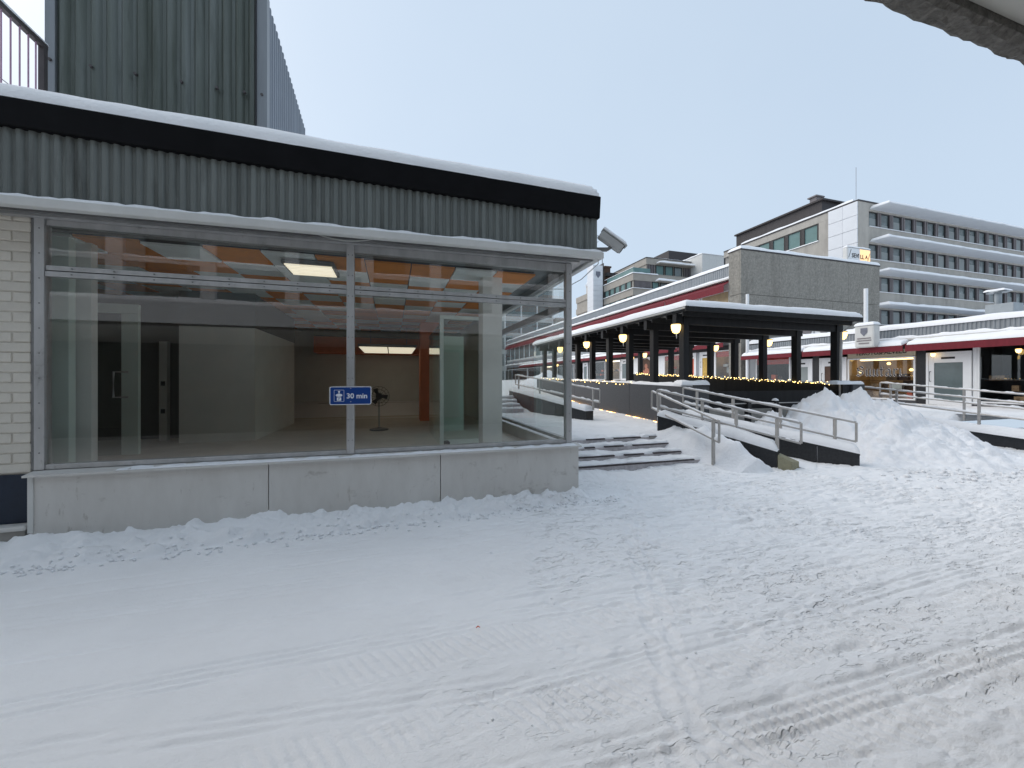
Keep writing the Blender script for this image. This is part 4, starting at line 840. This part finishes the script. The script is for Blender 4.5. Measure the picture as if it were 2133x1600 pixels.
# ------------------------------------------------------------------ concrete stair block and two storey row behind it
CB = E('concrete_block', 'windowless pebble concrete block with snow along its top edge', 'building', (26, 21, .5))
TX0, TX1, TY0, TY1 = 20.6, 33.2, 19.0, 27.0
MB().box(TX0 + .08, TX1 - .08, TY0 + .08, TY0 + .9, .3, 9.6).build('core', M['concrete_plain'], CB)
MB().box(29.2, TX1 - .08, TY0 + .901, TY1, .3, 9.6).build('core', M['concrete_plain'], CB)
xx = np.linspace(TX0, TX1, 5)
for z0, z1 in ((.4, 6.93), (6.96, 9.68)):
    for a, b in zip(xx, xx[1:]): MB().box(a + .008, b - .008, TY0, TY0 + .078, z0, z1).build('concrete_panel', M['concrete'], CB)
    MB().box(TX0, TX0 + .078, TY0 + .082, TY0 + .9, z0, z1).build('concrete_panel', M['concrete'], CB)
MB().box(TX0 - .03, TX1 + .03, TY0 - .03, TY0 + .95, 9.69, 9.76).build('coping', M['darkroof'], CB)
snow_slab(CB, (TX0 - .03, TY0 - .03, 9.76), X_, Y_, TX1 - TX0 + .06, .97, .24, r=.2, step=.3, rough=.2, name='roof_snow', seed=80)
SS = E('lit_sign', 'half lit box sign with worn lettering on the roof of the concrete block', 'sign', (32.0, 19.9, 9.9))
MB().box(30.8, 33.2, 19.55, 19.85, 10.1, 11.05).build('case', M['offwhite'], SS, bevel=.05)
MB().box(30.88, 32.05, 19.53, 19.548, 10.16, 10.98).build('sign_face', M['white'], SS); MB().box(32.06, 33.12, 19.53, 19.548, 10.16, 10.98).build('sign_face', M['signlit'], SS)
MB().text('SEVI', .42, (31.6, 19.526, 10.34), X_, Z_, .004, bold=.01).text('LL', .42, (32.28, 19.526, 10.30), X_, Z_, .004, bold=.01).text('A', .36, (32.72, 19.526, 10.34), X_, Z_, .004, bold=.01).build('lettering', M['ink'], SS)
MB().bar((30.9, 19.526, 10.3), (31.15, 19.526, 10.9), .03, .02).bar((32.85, 19.526, 10.2), (33.08, 19.526, 10.75), .03, .02).build('stripe', M['ink'], SS)
for x in (31.1, 32.8): MB().box(x - .05, x + .05, 19.65, 19.75, 9.7, 10.1).build('leg', M['steel'], SS)
snow_slab(SS, (30.8, 19.53, 11.05), X_, Y_, 2.4, .34, .14, step=.15, name='snow_cap', seed=81)
LR = E('arcade_building', 'two storey shop building with red awnings on both floors behind the canopy', 'shop building', (22, 40, 1.4))
LY0, LY1 = 19.95, 72
MB().box(FXr + .06, 21.3, 20, LY1, 3.9, 8.9).build('upper_wall', M['offwhite'], LR)
MB().box(FXr + 1.8, 29, 27.1, LY1, 1, 8.88).build('core', M['dark'], LR)
MB().box(FXr - .02, 29, LY0, LY1, 8.9, 9.0).build('roof_slab', M['darkroof'], LR)
corr('ribbed_band', M['corr_grey'], LR, (FXr - .05, LY1), (FXr - .05, LY0), 8.22, 8.98, .16, .03, (-1, 0))
MB().box(FXr - .32, FXr - .01, LY0, LY1, 8.1, 8.2).build('ledge', M['offwhite'], LR)
snow_slab(LR, (FXr - .32, LY0, 8.2), X_, Y_, .28, LY1 - LY0, .12, r=.08, step=.4, rough=.4, name='ledge_snow', seed=82)
snow_slab(LR, (FXr - .12, LY0, 9.0), X_, Y_, 8, LY1 - LY0, .25, r=.2, step=.5, rough=.15, name='roof_snow', seed=83)
def strip_awn(y0, y1, z0, z1, nm):
    a = MB().hexa([(FXr - .7, y0, z1), (FXr + .0, y0, z1 + .42), (FXr + .0, y1, z1 + .42), (FXr - .7, y1, z1), (FXr - .7, y0, z1 + .02), (FXr, y0, z1 + .44), (FXr, y1, z1 + .44), (FXr - .7, y1, z1 + .02)]).build(nm, M['red'], LR)
    MB().box(FXr - .72, FXr - .701, y0, y1, z0, z1).build('valance', M['red'], a)
for a, b in ((20.0, 25.6), (25.7, 34), (34.1, 44), (44.1, 56), (56.1, 71)): strip_awn(a, b, 7.25, 7.66, 'upper_awning')
u = None
for i, y in enumerate(np.arange(20.2, 70, 2.6)):
    f = MB().box(FXr - .01, FXr + .055, y, y + 2.45, 5.2, 7.5).build('upper_window', M['white'], LR) if u is None else inst(u, LR, (FXr + .0225, y + 1.225, 5.2), 'upper_window')
    if u is None: u = f
    if i < 4: MB().box(FXr - .022, FXr - .012, y + .1, y + 2.35, 5.3, 7.4).build('pane', M['warmwall'], f); MB().box(FXr - .03, FXr - .023, y + .2, y + 1.9, 6.55 + .12 * (i % 2), 6.66 + .12 * (i % 2)).build('ceiling_tube', M['warmwhite'], f)
    else: MB().box(FXr - .022, FXr - .012, y + .1, y + 2.35, 5.3, 7.4).build('pane', M['farglass'], f)
# lower floor shops
MB().box(FXr - .01, FXr + .05, LY0, LY1, 3.9, 5.0).build('lower_band', M['corr_grey'], LR)
MB().box(FXr - .32, FXr - .011, LY0, LY1, 4.3, 4.38).build('lower_ledge', M['offwhite'], LR)
snow_slab(LR, (FXr - .32, LY0, 4.38), X_, Y_, .3, LY1 - LY0, .14, r=.08, step=.4, rough=.5, name='ledge_snow', seed=84)
MB().box(FXr + .0, FXr + .06, LY0, LY1, 3.6, 3.89).build('header', M['dark'], LR)
for a, b in ((20.0, 24.1), (24.2, 31.5), (31.6, 39), (39.1, 50), (50.1, 62)): awning(LR, a, b, 3.72, 4.0, 'lower_awning')
lo = LR; zf, zh = 1.55, 3.58
shopwin(lo, 20.0, 21.4, zf + .1, zh, 'warm', banner=True, goods=5)
MB().box(FXr, FXr + .05, 21.42, 21.75, zf, zh).build('wall_panel', M['white'], lo)
door(lo, 21.8, 22.8, zf, zh, 'yellowposter'); MB().box(FXr, FXr + .05, 22.82, 23.1, zf, zh).build('wall_panel', M['corr_grey'], lo); door(lo, 23.12, 24.1, zf, zh, 'orangebrown')
shopwin(lo, 24.2, 26.6, zf + .1, zh, 'warm', banner=True, goods=6)
MB().box(FXr, FXr + .05, 26.62, 31.6, zf, zh).build('wall_panel', M['white'], lo)
ps = MB().tube([(FXr - .012, 29.1, 2.55), (FXr - .03, 29.1, 2.55)], [.95, .95], 28).build('poster_disc', M['brown'], lo)
MB().tube([(FXr - .032, 28.85, 2.35), (FXr - .04, 28.85, 2.35)], [.32, .32], 14).tube([(FXr - .032, 28.95, 2.82), (FXr - .04, 28.95, 2.82)], [.2, .2], 12).tube([(FXr - .041, 29.3, 2.1), (FXr - .048, 29.3, 2.1)], [.36, .36], 12).build('poster_shapes', M['skin'], ps)
door(lo, 31.7, 32.9, zf, zh); shopwin(lo, 33.0, 35.6, zf + .1, zh, 'warmwhite', goods=3); shopwin(lo, 35.8, 39.2, zf + .1, zh, None, goods=3)
door(lo, 39.5, 40.7, zf, zh); door(lo, 41.5, 42.7, zf, zh); shopwin(lo, 43, 48, zf + .1, zh, None); shopwin(lo, 48.2, 54, zf + .1, zh, 'warmwhite', goods=3); shopwin(lo, 54.2, 60, zf + .1, zh, None); shopwin(lo, 60.2, 71, zf + .1, zh, None)
MB().box(FXr - .005, FXr + .05, LY0, LY1, .6, zf - .001).build('plinth', M['granite'], lo)
for yy, lb in ((29.7, 'lit lantern beside the round brown poster'), (33.9, 'lit lantern between the grey shop windows behind the walkway'), (46.0, 'lit lantern far along the arcade at the left post')):
    lantern(FXr - .9, yy, 3.5, lb, s=1.2, group='arcade lanterns', arm=(.2, 0))
# heap of snow at the far end of the walkway
hx2 = np.linspace(6.5, 11.5, 50); hy2 = np.linspace(19.5, 24.5, 50); A2, B2 = np.meshgrid(hx2, hy2)
h2 = 1.2 + 1.0 * (1 - np.sqrt(((A2 - 9) / 2.2) ** 2 + ((B2 - 22) / 2.2) ** 2)) * (1 + .3 * fbm(A2, B2, 4))
o = gridmesh('snow_heap', np.stack([A2, B2, np.maximum(h2, .9)], -1), M['snow_pile']); tag(o, 'smaller snow heap behind the far end of the granite wall', 'snow heap')

# ------------------------------------------------------------------ big office block on the right
OB = E('office_block', 'long five storey grey concrete office block with snow covered sunshades, top right', 'building', (60, 33, 0))
ox, oy, oz = 46.7, 28.6, 20.4; OX1 = 100
MB().box(ox + .3, OX1, oy + .35, 46, -.5, oz - .1).build('core', M['concrete_plain'], OB)
rows = [(17.95, 19.55), (14.5, 16.1), (11.1, 12.7), (7.6, 9.2), (4.1, 5.7)]
zs = [oz] + [v for r in rows for v in (r[1], r[0])] + [-.5]
for i in range(0, len(zs), 2): MB().box(ox + 1.6, OX1, oy, oy + .34, zs[i + 1], zs[i]).build('spandrel', M['office'], OB)
MB().box(ox, ox + 1.59, oy, oy + .34, -.5, oz).build('corner_pier', M['office'], OB)
fw = fp = pr_ = None
rs = random.Random(4)
for z0, z1 in rows:
    for i in range(26):
        x = ox + 1.75 + i * 1.93
        if fw is None:
            fw = MB().box(x, x + .08, oy + .12, oy + .22, z0, z1).box(x + 1.22, x + 1.30, oy + .12, oy + .22, z0, z1).box(x + .081, x + 1.219, oy + .12, oy + .22, z1 - .08, z1).box(x + .081, x + 1.219, oy + .12, oy + .22, z0, z0 + .08).build('window', M['frame_dark'], OB); f = fw; wo = ORG[fw] - Vector((x, 0, z0))
            fp = MB().box(x + .081, x + 1.219, oy + .20, oy + .21, z0 + .08, z1 - .08).build('pane', M['farglass'], f); po = ORG[fp] - Vector((x, 0, z0))
            pb = MB().box(x + .1, x + 1.2, oy + .185, oy + .195, z0 + .09, z0 + .95).build('blind', M['blind'], f); pbo = ORG[pb] - Vector((x, 0, z0))
            pr_ = MB().box(x + 1.36, x + 1.52, oy + .02, oy + .3, z0, z1).box(x + 1.66, x + 1.80, oy + .02, oy + .3, z0, z1).build('window_pier', M['frame_brown'], OB); pro = ORG[pr_] - Vector((x, 0, z0))
        else:
            f = inst(fw, OB, wo + Vector((x, 0, z0)), 'window'); inst(fp, f, po + Vector((x, 0, z0)), 'pane'); inst(pr_, OB, pro + Vector((x, 0, z0)), 'window_pier')
            if rs.random() < .85: inst(pb, f, pbo + Vector((x, 0, z0)), 'blind').scale.z = rs.choice((.35, .8, 1, 1, 1.1, 1.55))
    MB().box(ox + 1.6, OX1, oy - .1, oy, z0 - .08, z0).build('sill', M['white'], OB)
    MB().box(ox + 1.6, OX1, oy + .30, oy + .345, z0, z1).build('window_recess', M['frame_dark'], OB)
for i, (z0, z1) in enumerate(rows[:4]):
    zz = z1 + .15
    MB().hexa([(ox + 1.7, oy - 1.75, zz), (OX1, oy - 1.75, zz), (OX1, oy - .01, zz + .02), (ox + 1.7, oy - .01, zz + .02), (ox + 1.7, oy - 1.75, zz + .06), (OX1, oy - 1.75, zz + .06), (OX1, oy - .01, zz + .08), (ox + 1.7, oy - .01, zz + .08)]).build('sunshade', M['whitepanel'], OB)
    snow_slab(OB, (ox + 1.7, oy - 1.75, zz + .06), X_, Y_, 51, 1.7, .26, r=.2, step=.5, rough=.3, name='sunshade_snow', seed=90 + i)
# white panelled end and grey left face
for i in range(14):
    z1 = oz - i * 1.45; z0 = z1 - 1.43
    if z0 > 0:
        for a, b in ((28.64, 30.05), (30.07, 31.5)): MB().box(ox - .10, ox + .2, a, b, z0, z1 - .02).build('white_panel', M['whitepanel'], OB)
MB().box(ox + .12, ox + .29, 28.95, 31.5, 0, oz).build('panel_backing', M['frame_brown'], OB)
MB().box(ox, ox + .29, 31.55, 46, 19.6, oz).build('side_wall', M['office'], OB); MB().box(ox, ox + .29, 31.55, 46, -.5, 17.5).build('side_wall', M['office'], OB)
MB().box(ox, ox + .29, 31.55, 32.6, 17.51, 19.59).build('side_wall', M['office'], OB)
for y in (32.7, 34.7, 36.7, 38.7, 40.7, 42.7):
    f = MB().box(ox + .05, ox + .2, y, y + .1, 17.52, 19.58).box(ox + .05, ox + .2, y + 1.55, y + 1.95, 17.52, 19.58).box(ox + .05, ox + .2, y + .101, y + 1.549, 19.48, 19.58).build('side_window', M['frame_dark'], OB)
    MB().box(ox + .15, ox + .16, y + .1, y + 1.55, 17.52, 19.48).build('pane', M['tealglass'], f)
snow_slab(OB, (ox - .12, 32.6, 17.5), X_, Y_, .3, 11, .14, step=.4, name='sill_snow', seed=95)
MB().box(ox - .06, OX1, oy - .05, 46, oz + .001, oz + .15).build('roof_edge', M['darkroof'], OB)
snow_slab(OB, (ox - .1, oy + .4, oz + .15), X_, Y_, 3, 14, .28, step=.5, r=.2, name='roof_snow', seed=96)
MB().box(ox + 1.8, 66, 33.5, 45.5, oz + .151, oz + 2.4).build('dark_penthouse', M['darkroof'], OB); MB().box(ox + 1.5, 66.3, 33.2, 45.6, oz + 2.401, oz + 2.6).build('penthouse_roof', M['darkroof'], OB)
ch = MB().box(49.2, 50.2, 34.6, 35.4, oz + 2.6, oz + 3.5).box(49.0, 50.4, 34.45, 35.55, oz + 3.501, oz + 3.65).build('chimney', M['frame_brown'], OB)
MB().tube([(49.6, 30.6, oz + .1), (49.6, 30.6, oz + 5.0)], .022, 6).build('antenna', M['frame_brown'], OB)
# porch roof with white columns below
MB().box(ox + 2, 72, oy - 3.2, oy - .02, 6.55, 6.75).build('porch_roof', M['darkroof'], OB)
snow_slab(OB, (ox + 2, oy - 3.25, 6.75), X_, Y_, 23.4, 3.1, .45, r=.3, step=.35, rough=.5, name='porch_snow', seed=97)
for i in range(12): MB().box(ox + 2.6 + i * 1.95, ox + 2.85 + i * 1.95, oy - 3.0, oy - 2.75, 0, 6.54).build('porch_column', M['white'], OB)

# ------------------------------------------------------------------ stepped office building in the distance, centre
CBld = E('stepped_office', 'distant beige stepped office building with dark slatted panels, centre of the skyline', 'building', (58, 80, 0))
qx0, qy0, qz = 49.4, 72.7, 24.6
MB().box(qx0 + .3, 90, qy0 + .3, 100, -.5, qz - .1).build('core', M['beige'], CBld)
rws = [(21.4, 23.1), (18.2, 19.9), (15.0, 16.7), (11.8, 13.5)]
zs = [qz] + [v for r in rws for v in (r[1], r[0])] + [-.5]
for i in range(0, len(zs), 2):
    MB().box(qx0, 90, qy0, qy0 + .29, zs[i + 1], zs[i]).build('spandrel', M['beige'], CBld); MB().box(qx0, qx0 + .29, qy0 + .291, 100, zs[i + 1], zs[i]).build('spandrel', M['beige'], CBld)
def slats(x0, x1, y, z0, z1, par, n):
    b = box('slat_panel', M['frame_dark'], par, x0, x1, y + .20, y + .27, z0, z1)
    for i in range(n):
        xa = x0 + (x1 - x0) * (i + .3) / n; MB().box(xa, xa + .16, y + .08, y + .19, z0, z1).build('slat', M['frame_brown'], b)
def winx(x0, x1, y, z0, z1, par, pm='farglass'):
    f = MB().box(x0, x0 + .15, y + .1, y + .25, z0, z1).box(x1 - .15, x1, y + .1, y + .25, z0, z1).box(x0 + .151, x1 - .151, y + .1, y + .25, z1 - .12, z1).build('window', M['frame_dark'], par); MB().box(x0 + .15, x1 - .15, y + .2, y + .22, z0, z1 - .12).build('pane', M[pm], f)
for z0, z1 in rws[:3]:
    slats(qx0 + .4, qx0 + 4.6, qy0, z0, z1, CBld, 14)
    for i in range(4): winx(qx0 + 4.9 + i * 2.1, qx0 + 6.7 + i * 2.1, qy0, z0, z1, CBld, 'tealglass' if i % 2 == 0 else 'farglass')
    for i in range(5):
        y = qy0 + .9 + i * 2.25
        f = MB().box(qx0 + .1, qx0 + .25, y, y + .2, z0, z1).box(qx0 + .1, qx0 + .25, y + 1.75, y + 2.2, z0, z1).build('side_window', M['frame_dark'], CBld); MB().box(qx0 + .2, qx0 + .21, y + .2, y + 1.75, z0, z1).build('pane', M['tealglass'], f)
    snow_slab(CBld, (qx0 - .25, qy0 - .25, z0 - .02), X_, Y_, .35, 12.5, .18, step=.6, name='sill_snow', seed=int(z0)); snow_slab(CBld, (qx0 - .2, qy0 - .25, z0 - .02), X_, Y_, 17, .3, .14, step=.6, name='sill_snow', seed=int(z0) + 1)
snow_slab(CBld, (qx0 - .15, qy0 - .15, qz), X_, Y_, 6.5, 12.5, .3, step=.5, name='terrace_snow', seed=100)
snow_slab(CBld, (55, qy0 - 1.2, 23.2), X_, Y_, 11, 1.2, .5, step=.5, name='sunshade_snow', seed=101)
MB().box(55, 66, qy0 - 1.2, qy0 - .01, 23.05, 23.2).build('sunshade', M['beige'], CBld)
ux, uy, uz = 54.3, 74.9, 29.0
MB().box(ux + .3, 68, uy + .3, 96, qz, uz).build('upper_core', M['beige'], CBld)
MB().box(ux, 68, uy, uy + .29, 27.6, uz).build('upper_spandrel', M['beige'], CBld); MB().box(ux, ux + .29, uy + .291, 96, 27.6, uz).build('upper_spandrel', M['beige'], CBld)
MB().box(ux, 68, uy, uy + .29, qz, 25.5).build('upper_spandrel', M['beige'], CBld); MB().box(ux, ux + .29, uy + .291, 96, qz, 25.5).build('upper_spandrel', M['beige'], CBld)
slats(ux + .3, ux + 2.4, uy, 25.51, 27.59, CBld, 5)
for i in range(3): winx(ux + 2.6 + i * 2.5, ux + 4.8 + i * 2.5, uy, 25.51, 27.59, CBld, 'tealglass' if i < 2 else 'farglass')
slats(ux + 10.2, ux + 12.6, uy, 25.51, 27.59, CBld, 5)
MB().box(ux + 2.6, ux + 13, uy - 1.2, uy - .01, 27.7, 27.9).build('sunshade', M['beige'], CBld); snow_slab(CBld, (ux + 2.6, uy - 1.25, 27.9), X_, Y_, 11, 1.25, .45, step=.5, name='sunshade_snow', seed=102)
MB().box(ux - .1, 68, uy - .1, 96, uz + .001, uz + .15).build('roof_edge', M['darkroof'], CBld); snow_slab(CBld, (ux + .2, uy + .2, uz + .15), X_, Y_, 13, 20, .2, step=.8, r=.2, name='roof_snow', seed=103)
# glass railing on the terrace
tr = MB().box(qx0 + .4, ux - .2, qy0 + .5, qy0 + .53, qz + .3, qz + 1.4).box(qx0 + .4, qx0 + .43, qy0 + .531, 84, qz + .3, qz + 1.4).build('terrace_railing', M['tealglass'], CBld)
snow_slab(CBld, (qx0 + .3, qy0 + .4, qz + 1.4), X_, Y_, .25, 12, .12, step=.6, name='rail_snow', seed=104)
# pale stair block and dark roof to the right
for x0, x1 in ((66.5, 68.5), (68.52, 70.5), (70.52, 72.6)): MB().box(x0, x1, 71.5, 78, 10, 30).build('stair_block', M['offwhite'], CBld)
snow_slab(CBld, (66.4, 71.4, 30), X_, Y_, 6.3, 6.6, .3, step=.5, name='roof_snow', seed=105)
MB().box(66, 92, 82, 98, 27.6, 34.0).build('dark_penthouse', M['darkroof'], CBld)
MB().box(73, 92, 80, 98, 24.5, 27.5).build('upper_wing', M['frame_brown'], CBld); snow_slab(CBld, (73, 79.6, 27.5), X_, Y_, 19, 2.2, .5, step=.6, name='roof_snow', seed=106)
CT = E('white_tower', 'narrow white panelled tower with a shield emblem on the skyline', 'tower', (48, 86, 0))
for i in range(20): MB().box(46.6, 49.2, 85.0, 88, 29.6 - 1.25 * (i + 1) + .03, 29.6 - 1.25 * i).build('wall_panel', M['whitepanel'], CT)
MB().prism([(-.6, .75), (.6, .75), (.6, -.1), (0, -.8), (-.6, -.1)], lambda p: (47.9 + p[0], 84.98, 27.3 + p[1]), lambda p: (47.9 + p[0], 84.9, 27.3 + p[1])).build('shield', M['crest'], CT)
MB().box(49.25, 49.45, 84.9, 88, 4, 30.2).build('edge_fin', M['frame_dark'], CT)
MB().tube([(49.35, 85.5, 30.2), (49.35, 85.5, 32)], .08, 6).build('mast', M['frame_dark'], CT)
BC_ = E('brick_chimney', 'small brown chimney and lift housing between the white tower and the beige offices', 'chimney', (50.5, 86, 24))
MB().box(50.4, 51.9, 86, 87.5, 24, 29.5).build('stack', M['brown'], BC_); MB().box(50.2, 52.1, 85.8, 87.7, 29.501, 29.9).build('crown', M['brown'], BC_)
MB().box(50.3, 54.2, 84.8, 85.9, 27.2, 28.0).build('housing', M['frame_dark'], BC_)
ST = E('round_steeple', 'cream round church tower with a domed top, half hidden by the white tower', 'tower', (60, 110, 0))
cx_, cy_ = 59.9, 110.5
MB().tube([(cx_, cy_, 0), (cx_, cy_, 31.0)], 1.55, 20).build('drum', M['cream_stone'], ST, smooth=False)
MB().tube([(cx_, cy_, 31.0), (cx_, cy_, 31.5), (cx_, cy_, 31.6), (cx_, cy_, 32.2), (cx_, cy_, 33.2), (cx_, cy_, 33.7)], [1.8, 2.0, 1.6, 1.5, .9, .25], 20).build('dome', M['whitepanel'], ST)
for a in (3.6, 4.2, 4.8, 5.4): MB().box(cx_ + 1.56 * math.cos(a) - .22, cx_ + 1.56 * math.cos(a) + .22, cy_ + 1.56 * math.sin(a) - .08, cy_ + 1.56 * math.sin(a) + .05, 25, 28.5).build('arched_window', M['brown'], ST)
MB().tube([(cx_, cy_, 33.6), (cx_, cy_, 34.6)], .07, 6).build('finial', M['frame_dark'], ST)
LO = E('flat_roof_block', 'low beige flat roofed block at the far end of the shop row', 'building', (38, 78, 0))
MB().box(33, 50, 76, 84, 0, 13.4).build('wall', M['frame_brown'], LO); MB().box(32.7, 50.3, 75.6, 84, 13.401, 14.6).build('fascia', M['beige'], LO); snow_slab(LO, (32.7, 75.6, 14.6), X_, Y_, 17.6, 8, .3, step=.8, name='roof_snow', seed=110)
GB = E('glass_office', 'grey glazed office with white mullions seen through the corner glass', 'building', (22, 80, 0))
MB().box(8, 32.5, 77, 90, 0, 22).build('core', M['farglass'], GB)
for x in np.arange(8, 32.6, 3.5): MB().box(x - .12, x + .12, 76.7, 76.99, 0, 22).build('mullion', M['white'], GB)
for z in np.arange(4, 22.1, 3.4): MB().box(8, 32.5, 76.75, 76.98, z - .5, z + .5).build('floor_band', M['offwhite'], GB)
MB().box(7.5, 33, 76.4, 90, 22.01, 22.6).build('roof', M['whitepanel'], GB)
# small red speck lying on the snow, foreground
o = MB().tube([(.515, 2.475, .006), (.528, 2.48, .012), (.540, 2.47, .008)], [.003, .004, .002], 6).build('leaf_scrap', M['orangebrown']); tag(o, 'tiny reddish scrap lying on the open snow in the foreground', 'litter')

# crumbs of snow broken off the bank and kicked over the yard
cm = MB(); rc = random.Random(11); oct_ = [(1, 0, 0), (-1, 0, 0), (0, 1, 0), (0, -1, 0), (0, 0, 1), (0, 0, -1)]; of = [(0, 2, 4), (2, 1, 4), (1, 3, 4), (3, 0, 4), (2, 0, 5), (1, 2, 5), (3, 1, 5), (0, 3, 5)]
cp = []
for i in range(520): x = rc.uniform(-4.2, 2.9); cp.append((x, 4.50 + .05 * x + rc.gauss(-.02, .07), rc.uniform(.006, .026)))
for i in range(330): cp.append((rc.uniform(.2, 8), rc.uniform(1.3, 5.6), rc.uniform(.003, .011)))
for i in range(90): cp.append((7.6 + rc.random() * 3.6, 4.1 + rc.gauss(0, .25), rc.uniform(.01, .05)))
cz = ground_h(np.array([c[0] for c in cp]), np.array([c[1] for c in cp]))
for (x, y, r), z in zip(cp, cz):
    cm.add([(x + v[0] * r * rc.uniform(.7, 1.3), y + v[1] * r * rc.uniform(.7, 1.3), z + r * .35 + v[2] * r * rc.uniform(.5, .9)) for v in oct_], of)
o = cm.build('snow_crumbs', M['snow'], smooth=True); tag(o, 'loose crumbs of snow scattered over the yard and along the base wall', 'snow crumbs', kind='stuff')
